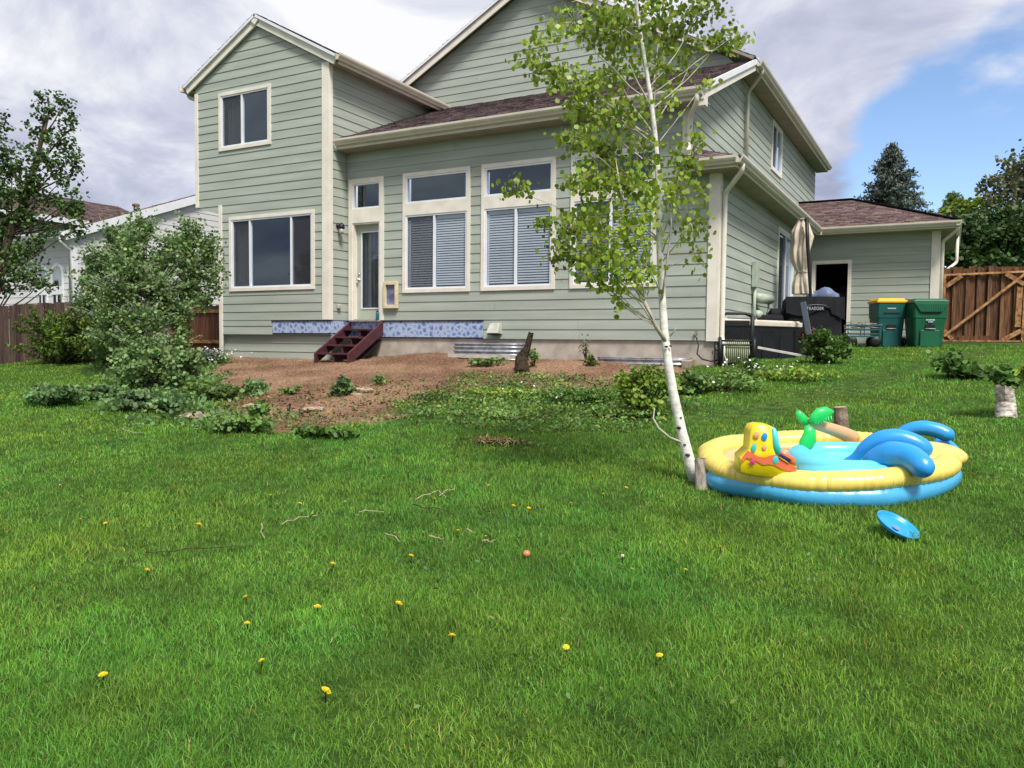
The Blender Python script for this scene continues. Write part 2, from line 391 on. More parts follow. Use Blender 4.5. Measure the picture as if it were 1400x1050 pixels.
def wallgrid(B, w, us, zs, holes, o=0.0):
    us = sorted(set(us)|{u for H in holes for u in H[:2]}); zs = sorted(set(zs)|{u for H in holes for u in H[2:4]})
    for a, b in zip(us, us[1:]):
        for c, d in zip(zs, zs[1:]):
            if any(H[0] < (a+b)/2 < H[1] and H[2] < (c+d)/2 < H[3] for H in holes): continue
            B.add([w(a, o, c), w(b, o, c), w(b, o, d), w(a, o, d)], [(0, 1, 2, 3)])
def sh(H, d=.05): return (H[0]+d, H[1]-d, H[2]+d, H[3]-d)

HOUSE = thing('house', (-8, 14, -.35), 'sage green two-storey house with cream trim and brown shingle roofs', 'house')
YW, YF, XW, XL, XR, XU, YG, YM = 12.65, 13.2, -11.25, -15.17, -3.4, -3.92, 22.0, 16.5
WING_EAVE, WING_RX, WING_RZ, PSL = 5.75, -13.21, 6.95, .533
ROOF_M = lambda y: 4.27+.419*(y-13.13)
MAIN_X, MAIN_Z = -8.55, 8.34
# openings (trim outer edges)
H_W1 = (-14.42, -12.84, 4.19, 5.46); H_W2 = (-14.12, -11.62, 1.08, 2.72)
H_DOOR = (-11.17, -10.25, .42, 3.38)
H_M = [(-9.77, -8.17, .99, 3.38), (-7.92, -6.35, .99, 3.38), (-6.05, -4.43, .99, 3.38)]
H_U = (20.0, 21.3, 4.24, 5.45); H_S = (18.3, 20.3, .35, 2.62); H_G = (-3.19, -2.24, -.1, 2.2)
# -- wing front
w = wY(YW)
B = MB(); wallgrid(B, w, [-14.43, XW], [.13, 3.0], [sh(H_W2)]); wallgrid(B, w, [XL, XW], [3.0, 5.7], [sh(H_W1)])
B.add([w(XL, 0, 5.7), w(XW, 0, 5.7), w(WING_RX, 0, 6.76)], [(0, 1, 2)])
B.add([(-14.43, YW, .13), (-14.43, YW+4, .13), (-14.43, YW+4, 3), (-14.43, YW, 3)], [(0, 1, 2, 3)])
B.add([(XL, YW, 3), (XL, YW+4, 3), (XL, YW+4, 5.75), (XL, YW, 5.75)], [(0, 1, 2, 3)])
B.add([(XL, YW, 3), (-14.43, YW, 3), (-14.43, YW+4, 3), (XL, YW+4, 3)], [(0, 1, 2, 3)])
B.add([(-14.43, YW, .135), (XW, YW, .135), (XW, YF, .135), (-14.43, YF, .135)], [(3, 2, 1, 0)])
wall = B.build('wall', SID, HOUSE)
def wing_ext(z):
    a = XL if z > 2.99 else -14.43; b = XW
    if z > 5.72: h = (6.80-z)/PSL; a, b = WING_RX-h, WING_RX+h
    return (a+.002, max(b-.002, a+.01))
siding(wall, w, .13, .44, lambda z: (-14.42, -12.84))
siding(wall, w, .44, 2.995, wing_ext, [sh(H_W2)]); siding(wall, w, 2.995, 6.79, wing_ext, [sh(H_W1)])
# recessed wall under the cantilever
B = MB(); w2 = wY(12.74); B.add([w2(-14.43, 0, -.6), w2(XW, 0, -.6), w2(XW, 0, .13), w2(-14.43, 0, .13)], [(0, 1, 2, 3)])
B.add([(XW, 12.74, -.6), (XW, 13.24, -.6), (XW, 13.24, .13), (XW, 12.74, .13)], [(0, 1, 2, 3)]); wl2 = B.build('lower_wall', SID, HOUSE); siding(wl2, w2, -.42, .13, lambda z: (-14.42, XW))
# -- wing side
w = wX(XW); B = MB()
B.add([w(YW, 0, .13), w(YF, 0, .13), w(YF, 0, 4.2), w(YM, 0, ROOF_M(YM)-.2), w(YM, 0, 5.72), w(YW, 0, 5.72)], [(0, 1, 2, 3, 4, 5)])
ws = B.build('wall', SID, HOUSE)
siding(ws, w, .44, 5.70, lambda z: (YW+.002, YF if z < 4.25 else min(YM, 13.13+(z-4.27)/.419)))
# -- mid facade
w = wY(YF); HF = [sh(H_DOOR)]+[sh(h) for h in H_M]; B = MB()
wallgrid(B, w, [XW, XU], [.1, 4.15], HF); wallgrid(B, w, [XU, XR], [.1, 3.0], [])
wf = B.build('wall', SID, HOUSE)
siding(wf, w, .44, 4.10, lambda z: (XW+.03, XR if z < 2.95 else XU), HF)
siding(wf, w, .075, .44, lambda z: (-7.86, XR))
# -- main gable
w = wY(YM); B = MB(); B.add([w(-13.4, 0, 5.0), w(XU, 0, 5.0), w(XU, 0, 5.65), w(MAIN_X, 0, MAIN_Z-.2), w(-13.4, 0, 5.65)], [(0, 1, 2, 3, 4)])
wg = B.build('gable_wall', SID, HOUSE)
def gab(z):
    h = (MAIN_Z-.16-z)/.534; return (max(MAIN_X-h, -13.3), min(MAIN_X+h, XU-.02))
siding(wg, w, 5.45, 8.15, gab)
# -- upper right wall
w = wX(XU); B = MB()
B.add([w(YF, 0, 2.9), w(YM, 0, 2.9), w(YM, 0, ROOF_M(YM)-.12), w(YF, 0, ROOF_M(YF)-.12)], [(0, 1, 2, 3)])
wallgrid(B, w, [YM, 27.05], [2.9, 5.62], [sh(H_U)])
wu = B.build('wall', SID, HOUSE)
def upr(z):
    a = YF+.002
    if z > ROOF_M(YF)-.14: a = 13.13+(z+.14-4.27)/.419
    return (min(a, 17), 27.05)
siding(wu, w, 3.2, 5.60, upr, [sh(H_U)])
# -- lower right wall
w = wX(XR); B = MB(); wallgrid(B, w, [YF, YG], [-.3, 2.95], [sh(H_S)]); wr = B.build('wall', SID, HOUSE)
siding(wr, w, .075, 2.9, lambda z: (YF+.002, YG-.03), [sh(H_S)])
# -- garage
w = wY(YG); B = MB(); wallgrid(B, w, [XR, -.3], [-.3, 2.95], [sh(H_G, .06)])
B.add([(-.3, YG, -.3), (-.3, YG+5, -.3), (-.3, YG+5, 2.95), (-.3, YG, 2.95)], [(0, 1, 2, 3)])
wgz = B.build('garage_wall', SID, HOUSE)
siding(wgz, w, .08, 2.9, lambda z: (XR+.03, -.302), [sh(H_G, .06)])
# foundation and sheathing band
B = MB(); B.box(XW, XR-.02, YF+.02, YF+.3, -1.0, .095); B.box(XR-.3, XR-.02, YF+.3, YG, -1, .095); B.box(-14.3, -11.3, 13.0, 13.3, -1, -.4)
B.box(XR, -.32, YG+.02, YG+.2, -.6, .1); B.build('foundation', CONC, HOUSE)
B = MB(); B.box(-12.83, XW+.012, YW-.012, YW+.05, .165, .415); B.box(XW-.03, XW+.012, YW+.05, YF, .165, .415); B.box(XW+.012, -7.87, YF-.012, YF+.04, .10, .415)
B.build('sheathing_band', PAPER, HOUSE)
B = MB(); B.box(-12.85, XW+.05, YW-.03, YW+.02, .415, .437); B.box(XW+.0, -7.86, YF-.03, YF+.02, .415, .437); B.box(XW-.02, -7.86, YF-.016, YF+.03, .082, .099); B.box(-12.83, XW+.02, YW-.016, YW+.03, .148, .164); B.build('flashing', BLACK, HOUSE)
# corner boards
def board(w, u0, u1, z0, z1, o=.034, name='corner_board', par=None, m=TRIM): return MB().wbox(w, u0, u1, 0, o, z0, z1).build(name, m, par or HOUSE, bevel=.004)
board(wY(YW), XL-.02, XL+.075, 3.0, 5.55); board(wY(YW), -14.45, -14.35, -.42, 3.0); board(wY(YW), XW-.16, XW+.036, .44, 5.66)
board(wX(XW), YW+.001, YW+.09, .44, 5.66); board(wY(YF), XR-.15, XR+.036, .06, 2.92); board(wX(XR), YF+.001, YF+.13, .06, 2.92)
board(wY(YF), XU-.1, XU+.036, 3.15, 4.05); board(wX(XU), YF+.001, YF+.1, 3.25, 4.08); board(wY(YG), -.46, -.264, .05, 2.9); board(wX(-.3), YG+.001, YG+.14, .05, 2.9)

# windows
def window(w, H, panes, glass=True, t=.072, blinds=None, screens=(), cross=None, depth=.5, name='window'):
    u0, u1, z0, z1 = H; B = MB()
    B.wbox(w, u0, u1, -.02, .036, z1-t, z1); B.wbox(w, u0, u1, -.02, .036, z0, z0+t); B.wbox(w, u0, u0+t, -.02, .0355, z0+t, z1-t); B.wbox(w, u1-t, u1, -.02, .0355, z0+t, z1-t)
    if cross: B.wbox(w, u0+t, u1-t, -.02, .034, cross[0], cross[1])
    W = B.build(name, TRIM, HOUSE)
    iu0, iu1 = u0+t, u1-t
    cells = [(z0+t, cross[0], True), (cross[1], z1-t, False)] if cross else [(z0+t, z1-t, True)]
    fr = MB(); e = .035
    for a, b, split in cells:
        fr.wbox(w, iu0, iu1, -.05, .022, b-e, b); fr.wbox(w, iu0, iu1, -.05, .022, a, a+e); fr.wbox(w, iu0, iu0+e, -.05, .0215, a+e, b-e); fr.wbox(w, iu1-e, iu1, -.05, .0215, a+e, b-e)
        us = [iu0+e]+([iu0+(iu1-iu0)*p for p in panes] if split else [])+[iu1-e]
        for q in us[1:-1]: fr.wbox(w, q-.022, q+.022, -.05, .018, a+e, b-e)
        for i in range(len(us)-1):
            c0, c1 = us[i]+(.022 if i else 0), us[i+1]-(.022 if i < len(us)-2 else 0)
            MB().add([w(c0, -.018, a+e), w(c1, -.018, a+e), w(c1, -.018, b-e), w(c0, -.018, b-e)], [(0, 1, 2, 3)]).build('pane', GLASS, W)
            if split and i in screens:
                MB().wbox(w, c0, c1, -.008, -.004, a+e, b-e).build('screen', SCREEN_T, W)
            if split and blinds and blinds[i]:
                S = MB(); z = b-e-.06
                S.wbox(w, c0+.01, c1-.01, -.07, -.03, b-e-.05, b-e-.005)
                while z > a+e+.02:
                    S.add([w(c0+.012, -.03, z-.0165), w(c1-.012, -.03, z-.018), w(c1-.012, -.040, z+.0165), w(c0+.012, -.040, z+.0165)], [(0, 1, 2, 3)]); z -= .048
                S.build('blind', BLIND, W, kind='stuff')
    fr.build('frame', VINYL, W)
    # the room behind
    R_ = MB(); d = -depth
    R_.add([w(iu0, -.16, z0+t), w(iu1, -.16, z0+t), w(iu1, -.16, z1-t), w(iu0, -.16, z1-t), w(iu0, d, z0+t), w(iu1, d, z0+t), w(iu1, d, z1-t), w(iu0, d, z1-t)], [(4, 5, 6, 7), (0, 1, 5, 4), (2, 3, 7, 6), (0, 3, 7, 4), (1, 2, 6, 5)])
    R_.build('room', DARK, W); return W
def screen_mat():
    m = bpy.data.materials.new('screen_mesh'); m.use_nodes = True; nt = m.node_tree; N = nt.nodes; L = nt.links; P = N['Principled BSDF']
    P.inputs['Base Color'].default_value = (.05, .05, .06, 1); P.inputs['Roughness'].default_value = .8
    t = N.new('ShaderNodeBsdfTransparent'); a = N.new('ShaderNodeMixShader'); a.inputs[0].default_value = .26
    L.new(t.outputs[0], a.inputs[1]); L.new(P.outputs[0], a.inputs[2]); L.new(a.outputs[0], N['Material Output'].inputs[0]); return m
SCREEN_T = screen_mat()
W1 = window(wY(YW), H_W1, [.44], screens=(0,)); W2 = window(wY(YW), H_W2, [.235, .75], screens=(0, 2))
for i, h in enumerate(H_M): window(wY(YF), h, [.47], blinds=(1, 1), screens=((0,), (), (0,))[i], cross=(2.54, 2.775))
window(wX(XU), H_U, [.5], screens=(0,)); window(wX(XR), H_S, [.5], screens=(0,), blinds=(0, 1))
# curtains behind the upper and the big wing windows
def curtain(w, u0, u1, z0, z1, par, m):
    B = MB(); n = 40; V = []; F = []
    for i in range(n+1):
        u = u0+(u1-u0)*i/n; o = -.11+.02*math.sin(i*1.9)+.008*math.sin(i*4.7); V += [w(u, o, z0), w(u, o, z1)]
    for i in range(n): F.append((2*i, 2*i+2, 2*i+3, 2*i+1))
    return B.add(V, F).build('curtain', m, par, True)
CURT = mat('curtain_cloth', (.16, .17, .16), .9, .1, 6)
curtain(wY(YW), -14.28, -13.85, 4.3, 5.36, W1, CURT); curtain(wY(YW), -14.0, -13.55, 1.2, 2.6, W2, CURT)

# door with transom
w = wY(YF); u0, u1, z0, z1 = H_DOOR; t = .10; B = MB()
B.wbox(w, u0, u0+t, -.02, .036, .44, z1); B.wbox(w, u1-t, u1, -.02, .036, .44, z1); B.wbox(w, u0+t, u1-t, -.02, .0355, z1-t, z1); B.wbox(w, u0+t, u1-t, -.02, .034, 2.47, 2.76)
B.wbox(w, u0+t, u0+t+.03, -.14, .02, .44, 2.47); B.wbox(w, u1-t-.03, u1-t, -.14, .02, .44, 2.47); B.wbox(w, u0+t+.03, u1-t-.03, -.14, .02, 2.44, 2.47)
DOORF = B.build('door_frame', TRIM, HOUSE)
MB().wbox(w, u0+t-.02, u1-t+.03, -.14, .10, .415, .445).build('threshold', mat('grey_sill', (.3, .28, .26), .6), DOORF)
F_ = MB(); a, b = 2.76, z1-t; iu0, iu1 = u0+t, u1-t
F_.wbox(w, iu0, iu1, -.05, .02, b-.03, b); F_.wbox(w, iu0, iu1, -.05, .02, a, a+.03); F_.wbox(w, iu0, iu0+.03, -.05, .02, a+.03, b-.03); F_.wbox(w, iu1-.03, iu1, -.05, .02, a+.03, b-.03)
F_.build('transom_frame', VINYL, DOORF)
MB().add([w(iu0+.03, -.02, a+.03), w(iu1-.03, -.02, a+.03), w(iu1-.03, -.02, b-.03), w(iu0+.03, -.02, b-.03)], [(0, 1, 2, 3)]).build('pane', GLASS, DOORF)
R_ = MB(); q = (iu0-.02, iu1+.02, .44, z1-.06)
R_.add([w(q[0], -.17, q[2]), w(q[1], -.17, q[2]), w(q[1], -.17, q[3]), w(q[0], -.17, q[3]), w(q[0], -.7, q[2]), w(q[1], -.7, q[2]), w(q[1], -.7, q[3]), w(q[0], -.7, q[3])], [(4, 5, 6, 7), (0, 1, 5, 4), (2, 3, 7, 6), (0, 3, 7, 4), (1, 2, 6, 5)]); R_.build('room', DARK, DOORF)
du0, du1 = u0+t+.03, u1-t-.03; DP = mat('door_paint', (.40, .44, .37), .5, .05, 5)
B = MB(); gu0, gu1, gz0, gz1 = du0+.11, du1-.06, .68, 2.30
B.wbox(w, du0, gu0, -.13, -.09, .45, 2.44); B.wbox(w, gu1, du1, -.13, -.09, .45, 2.44); B.wbox(w, gu0, gu1, -.13, -.0901, .45, gz0); B.wbox(w, gu0, gu1, -.13, -.0901, gz1, 2.44)
DOOR = B.build('door', DP, HOUSE)
F_ = MB()
for q in ((gu0, gu0+.025, gz0, gz1), (gu1-.025, gu1, gz0, gz1), (gu0+.025, gu1-.025, gz0, gz0+.025), (gu0+.025, gu1-.025, gz1-.025, gz1)): F_.wbox(w, q[0], q[1], -.10, -.078, q[2], q[3])
F_.build('lite_frame', VINYL, DOOR)
MB().add([w(gu0+.025, -.105, gz0+.025), w(gu1-.025, -.105, gz0+.025), w(gu1-.025, -.105, gz1-.025), w(gu0+.025, -.105, gz1-.025)], [(0, 1, 2, 3)]).build('pane', GLASS, DOOR)
B = MB(); n = 12
for i in range(n):
    c = gu0+.03+(gu1-gu0-.06)*(i+.5)/n; B.add([w(c-.016, -.17, gz0), w(c+.016, -.15, gz0), w(c+.016, -.15, gz1), w(c-.016, -.17, gz1)], [(0, 1, 2, 3)])
B.build('blind', mat('door_blind', (.35, .37, .40), .6), DOOR, kind='stuff')
METAL = mat('nickel', (.6, .58, .54), .3, .05, 4, metal=.8)
rotx = Matrix.Rotation(math.pi/2, 3, 'X')
B = MB(); B.lathe(w(du0+.06, -.09, 1.30), [(.028, 0), (.028, .012), (.012, .015), (.012, .04), (.028, .05), (.028, .07), (.01, .078)], 12, rotx); B.build('handle', METAL, DOOR, True)
B = MB(); B.lathe(w(du0+.06, -.09, 1.42), [(.026, 0), (.026, .015), (.02, .02), (.01, .03)], 12, rotx); B.build('deadbolt', METAL, DOOR, True)
# pet door box
B = MB(); a, b, c, d = -10.22, -9.87, .68, 1.23
for q in ((a, b, d-.07, d), (a, b, c, c+.07), (a, a+.06, c+.07, d-.07), (b-.06, b, c+.07, d-.07)): B.wbox(w, q[0], q[1], .02, .085, q[2], q[3])
PET = B.build('pet_door', mat('yellowed_wood', (.66, .58, .38), .6, .1, 6), HOUSE, bevel=.005)
MB().wbox(w, a+.06, b-.06, .022, .04, c+.07, d-.07).build('flap', mat('violet_flap', (.20, .21, .36), .35, .3, 6), PET)
# wall lamp, outlet, dryer vent on house
wx = wX(XW)
B = MB(); B.lathe(wx(12.90, .02, 2.40), [(.055, 0), (.055, .02), (.02, .03), (.02, .06)], 12, Matrix.Rotation(math.pi/2, 3, 'Y')); B.lathe(wx(12.90, .12, 2.33), [(.065, 0), (.07, .03), (.05, .09), (.02, .12)], 12)
WL = B.build('wall_lamp', BLACK, HOUSE, True)
MB().lathe(wx(12.90, .12, 2.22), [(.035, 0), (.05, .03), (.055, .11)], 12).build('lamp_glass', mat('frosted', (.45, .45, .42), .3), WL, True)
MB().wbox(wx, 12.86, 12.95, .02, .07, .68, .77).build('outlet_cover', mat('outlet_paint', (.5, .5, .45), .5), HOUSE, bevel=.01)
B = MB(); B.hexa([w(-7.70, 0, .16), w(-7.44, 0, .16), w(-7.44, .20, .18), w(-7.70, .20, .18), w(-7.67, 0, .375), w(-7.47, 0, .375), w(-7.47, .09, .365), w(-7.67, .09, .365)])
B.build('vent_hood', mat('vent_paint', (.43, .45, .38), .5), HOUSE, bevel=.008); MB().wbox(w, -7.68, -7.46, .005, .185, .150, .163).build('vent_mouth', BLACK, HOUSE)

# roofs ---------------------------------------------------------------
def roof(corners, thick=.05, m=SHIN, par=None, expo=.145, name='roof', soff=True, edge=TRIM):
    """corners: eave-left, eave-right, then up the slope counter-clockwise, seen from above."""
    C = [Vector(c) for c in corners]; a = (C[1]-C[0]).normalized(); nrm = (C[1]-C[0]).cross(C[-1]-C[0]).normalized(); b = nrm.cross(a)
    Q = [((c-C[0]).dot(a), (c-C[0]).dot(b)) for c in C]
    D = MB(); n = len(C); D.add([c+nrm*-.012 for c in C]+[c-nrm*(thick+.012) for c in C], [tuple(range(n)), tuple(range(2*n-1, n-1, -1))]+[(i, n+i, n+(i+1) % n, (i+1) % n) for i in range(n)])
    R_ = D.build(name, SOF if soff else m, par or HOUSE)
    def ivl(h):
        xs = []
        for i in range(n):
            (x1, y1), (x2, y2) = Q[i], Q[(i+1) % n]
            if (y1 > h) != (y2 > h): xs.append(x1+(x2-x1)*(h-y1)/(y2-y1))
        return (min(xs), max(xs)) if len(xs) >= 2 else None
    V = []; Fc = []; tone = []; hmax = max(q[1] for q in Q); h = -.02; rr = random.Random(len(V)+int(abs(C[0][0])*100))
    while h < hmax-.02:
        t = min(h+expo, hmax-.002); i0 = ivl(max(h, .003)); i1 = ivl(t-.001)
        if i0 is None: break
        if i1 is None: i1 = i0
        u = i0[0]-rr.random()*.2
        while u < i0[1]:
            wd = rr.choice((.12, .17, .22, .30)); 
            def cl(x, iv): return min(max(x, iv[0]), iv[1])
            l0, r0, l1, r1 = cl(u, i0), cl(u+wd-.006, i0), cl(u, i1), cl(u+wd-.006, i1); u += wd
            if r0-l0 < .004: continue
            th = rr.choice((.010, .012, .019)); e = .0
            k = len(V); V += [C[0]+a*l0+b*h+nrm*th, C[0]+a*r0+b*h+nrm*th, C[0]+a*r1+b*t+nrm*.002, C[0]+a*l1+b*t+nrm*.002, C[0]+a*l0+b*h-nrm*.01, C[0]+a*r0+b*h-nrm*.01]
            Fc += [(k, k+1, k+2, k+3), (k+4, k+5, k+1, k)]; v = rr.uniform(.62, 1.35); tone += [(v, v*rr.uniform(.93, 1.05), v*rr.uniform(.93, 1.08))]*2
        h += expo
    mk('shingles', np.array(V), Fc, m, R_, tone=tone, kind='stuff'); return R_
KPROF = [(0, 0), (.075, 0), (.085, .03), (.105, .055), (.118, .085), (.118, .125), (.10, .125), (.098, .10), (.06, .03), (.01, .02), (.01, .125), (0, .125)]
def gutter(a, b, out): return MB().ext(KPROF, a, b, out).build('gutter', GUT, HOUSE)
def fascia(a, b, h=.18, t=.022, name='fascia', m=TRIM, up=(0, 0, 1)):
    return MB().bar(a, b, t, h, up).build(name, m, HOUSE)
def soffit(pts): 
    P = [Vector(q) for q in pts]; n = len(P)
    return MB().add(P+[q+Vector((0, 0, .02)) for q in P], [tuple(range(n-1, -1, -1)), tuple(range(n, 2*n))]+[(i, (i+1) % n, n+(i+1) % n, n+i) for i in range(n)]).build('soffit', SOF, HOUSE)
# mid shed roof
XRK = -3.58
roof([(XW+.03, 12.84, ROOF_M(12.84)), (XRK, 12.84, ROOF_M(12.84)), (XRK, 16.5, ROOF_M(16.5)), (XW+.03, 16.5, ROOF_M(16.5))])
zg = ROOF_M(12.84)
fascia((XW+.05, 12.855, zg-.12), (XRK, 12.855, zg-.12), .17); gutter((XW+.06, 12.843, zg-.145), (XRK-.02, 12.843, zg-.145), (0, -1, 0))
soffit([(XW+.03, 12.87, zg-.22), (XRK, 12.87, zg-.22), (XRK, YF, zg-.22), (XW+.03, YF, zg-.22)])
sl = Vector((0, 1, .419)).normalized(); upn = Vector((0, -.419, 1)).normalized()
a = Vector((XRK+.0, 12.84, zg-.10)); b = Vector((XRK, 16.62, ROOF_M(16.62)-.10)); fascia(a, b, .20, .03, 'rake_board', TRIM, tuple(upn))
a = Vector((XRK+.03, 12.80, zg-.03)); b = Vector((XRK+.03, 16.62, ROOF_M(16.62)-.03)); fascia(a, b, .10, .03, 'rake_trim', WTRIM, tuple(upn))
soffit([(XU+.03, 13.25, ROOF_M(13.25)-.17), (XRK, 13.25, ROOF_M(13.25)-.17), (XRK, 16.5, ROOF_M(16.5)-.17), (XU+.03, 16.5, ROOF_M(16.5)-.17)])
MB().box(XRK-.16, XRK+.02, 12.86, 13.0, zg-.30, zg-.13).build('eave_return', TRIM, HOUSE)
# wing gable roof
YE = 12.53; XEL, XER = -15.46, -10.96
roof([(XER, YE, WING_EAVE), (XER, YM, WING_EAVE), (WING_RX, YM+.3, WING_RZ), (WING_RX, YE, WING_RZ)])
roof([(XEL, 17.0, WING_EAVE), (XEL, YE, WING_EAVE), (WING_RX, YE, WING_RZ), (WING_RX, 17.0, WING_RZ)])
for sx, xe in ((1, XER), (-1, XEL)):
    up = Vector((sx*PSL, 0, 1)).normalized()
    fascia(Vector((xe, YE+.06, WING_EAVE))-up*.13, Vector((WING_RX, YE+.06, WING_RZ))-up*.13, .15, .045, 'rake_board', TRIM, tuple(up))
    fascia(Vector((xe, YE+.025, WING_EAVE))-up*.035, Vector((WING_RX, YE+.025, WING_RZ))-up*.035, .055, .06, 'rake_trim', WTRIM, tuple(up))
MB().add([(WING_RX-.10, YE+.005, WING_RZ-.15), (WING_RX, YE+.005, WING_RZ-.235), (WING_RX+.10, YE+.005, WING_RZ-.15), (WING_RX, YE+.005, WING_RZ-.01), (WING_RX-.10, YE+.09, WING_RZ-.15), (WING_RX, YE+.09, WING_RZ-.235), (WING_RX+.10, YE+.09, WING_RZ-.15), (WING_RX, YE+.09, WING_RZ-.01)], [(0, 1, 2, 3), (7, 6, 5, 4), (0, 4, 5, 1), (1, 5, 6, 2), (2, 6, 7, 3), (3, 7, 4, 0)]).build('peak_block', TRIM, HOUSE)
gutter((XER+.01, YE-.02, WING_EAVE-.13), (XER+.01, YM, WING_EAVE-.13), (1, 0, 0)); fascia((XER-.005, YE+.09, WING_EAVE-.10), (XER-.005, YM, WING_EAVE-.10), .16)
gutter((XEL-.01, YE-.02, WING_EAVE-.13), (XEL-.01, YM, WING_EAVE-.13), (-1, 0, 0)); fascia((XEL+.005, YE+.09, WING_EAVE-.10), (XEL+.005, YM, WING_EAVE-.10), .16)
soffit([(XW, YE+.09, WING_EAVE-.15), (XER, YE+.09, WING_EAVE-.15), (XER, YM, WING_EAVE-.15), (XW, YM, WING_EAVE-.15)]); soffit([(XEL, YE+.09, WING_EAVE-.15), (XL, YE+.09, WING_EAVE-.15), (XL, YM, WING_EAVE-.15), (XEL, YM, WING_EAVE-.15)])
# main gable roof
MR = -3.55; zr = MAIN_Z-.534*(MR-MAIN_X)
ML = 2*MAIN_X-MR
roof([(MR, 16.22, zr), (MR, 27.1, zr), (MAIN_X, 27.1, MAIN_Z), (MAIN_X, 16.22, MAIN_Z)]); roof([(ML, 27.1, zr), (ML, 16.22, zr), (MAIN_X, 16.22, MAIN_Z), (MAIN_X, 27.1, MAIN_Z)])
for sx, xe in ((1, MR-.75), (-1, ML)):
    up = Vector((sx*.534, 0, 1)).normalized(); ze = MAIN_Z-.534*abs(xe-MAIN_X)
    fascia(Vector((xe, 16.27, ze))-up*.13, Vector((MAIN_X, 16.27, MAIN_Z))-up*.13, .17, .03, 'rake_board', TRIM, tuple(up))
    fascia(Vector((xe, 16.24, ze))-up*.03, Vector((MAIN_X, 16.24, MAIN_Z))-up*.03, .06, .05, 'rake_trim', WTRIM, tuple(up))
gutter((MR+.01, 16.45, zr-.13), (MR+.01, 27.1, zr-.13), (1, 0, 0)); fascia((MR-.005, 16.5, zr-.10), (MR-.005, 27.1, zr-.10), .17)
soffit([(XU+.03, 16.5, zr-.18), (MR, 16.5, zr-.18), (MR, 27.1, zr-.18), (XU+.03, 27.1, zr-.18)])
# lower skirt roof round the right bump
SX, SY, SZ, SS = -3.02, 12.82, 2.98, .42
roof([(XU-.06, SY, SZ), (SX, SY, SZ), (XU, SY+(SX-XU), SZ+SS*(SX-XU)), (XU-.06, SY+(SX-XU), SZ+SS*(SX-XU))])
roof([(SX, SY, SZ), (SX, 21.9, SZ), (XU, 23, SZ+SS*(SX-XU)), (XU, SY+(SX-XU), SZ+SS*(SX-XU))])
fascia((XU-.06, SY+.012, SZ-.09), (SX, SY+.012, SZ-.09), .16); fascia((SX-.012, SY+.03, SZ-.09), (SX-.012, 21.6, SZ-.09), .16)
gutter((XU-.08, SY, SZ-.13), (SX+.0, SY, SZ-.13), (0, -1, 0)); gutter((SX, SY-.118, SZ-.13), (SX, 21.55, SZ-.13), (1, 0, 0))
soffit([(XU-.06, SY+.02, SZ-.165), (SX-.02, SY+.02, SZ-.165), (SX-.02, 21.9, SZ-.165), (XR, 21.9, SZ-.165), (XR, YF, SZ-.165), (XU-.06, YF, SZ-.165)])
# garage hip roof
GX, GYE = .05, 21.55; AX = -2.5; t_ = GX-AX; AY, AZ = GYE+t_, SZ+SS*t_
roof([(-3.88, GYE, SZ), (GX, GYE, SZ), (AX, AY, AZ), (-3.88, AY, AZ)], m=SHIN2)
roof([(GX, GYE, SZ), (GX, GYE+2*t_, SZ), (AX, AY, AZ)], m=SHIN2)
MB().tube([(GX, GYE, SZ+.03), (AX, AY, AZ+.03), (-5.5, AY, AZ+.03)], .035, 6).build('ridge_cap', SHIN2, HOUSE)
fascia((SX, GYE+.012, SZ-.09), (GX, GYE+.012, SZ-.09), .16); gutter((SX+.118, GYE, SZ-.13), (GX+.1, GYE, SZ-.13), (0, -1, 0)); gutter((GX, GYE-.11, SZ-.13), (GX, GYE+5, SZ-.13), (1, 0, 0))
soffit([(SX, GYE+.02, SZ-.165), (GX-.01, GYE+.02, SZ-.165), (GX-.01, GYE+5, SZ-.165), (-.3, GYE+5, SZ-.165), (-.3, YG, SZ-.165), (SX, YG, SZ-.165)])
# garage doorway: trim, dark room
w = wY(YG); a, b, c, d = H_G; B = MB(); B.wbox(w, a, a+.085, -.1, .036, .03, d); B.wbox(w, b-.085, b, -.1, .036, .03, d); B.wbox(w, a+.085, b-.085, -.1, .0355, d-.085, d)
DW = B.build('doorway_trim', TRIM, HOUSE)
B = MB(); q = (a+.05, b-.05, .0, d-.05)
B.add([w(q[0], -.05, q[2]), w(q[1], -.05, q[2]), w(q[1], -.05, q[3]), w(q[0], -.05, q[3]), w(q[0]-.5, -4, q[2]), w(q[1]+1.5, -4, q[2]), w(q[1]+1.5, -4, q[3]), w(q[0]-.5, -4, q[3])], [(4, 5, 6, 7), (0, 1, 5, 4), (2, 3, 7, 6), (0, 3, 7, 4), (1, 2, 6, 5)]); B.build('garage_room', DARK, DW)
# downspouts
def spout(pts, r=.04, m=TRIM):
    P = [Vector(q) for q in pts]; Q = []
    for i, q in enumerate(P):
        if 0 < i < len(P)-1:
            a = (P[i-1]-q); b = (P[i+1]-q); la = min(.07, a.length/2); lb = min(.07, b.length/2); a.normalize(); b.normalize()
            for k in range(5):
                t = k/4; p0, p2 = q+a*la, q+b*lb; Q.append(p0*(1-t)**2+q*2*t*(1-t)+p2*t*t)
        else: Q.append(q)
    return MB().tube(Q, r, 8).build('downspout', m, HOUSE, True)
spout([(SX+.05, SY+.12, SZ-.1), (SX+.05, SY+.12, SZ-.22), (XR+.08, YF+.12, SZ-.47), (XR+.08, YF+.12, .1), (XR+.14, YF+.02, .0)])
spout([(XRK-.10, 12.80, zg-.12), (XRK-.10, 12.80, zg-.24), (XU+.02, 13.13, zg-.42), (XU+.02, 13.13, 3.30), (XU+.06, 12.98, 3.16)])
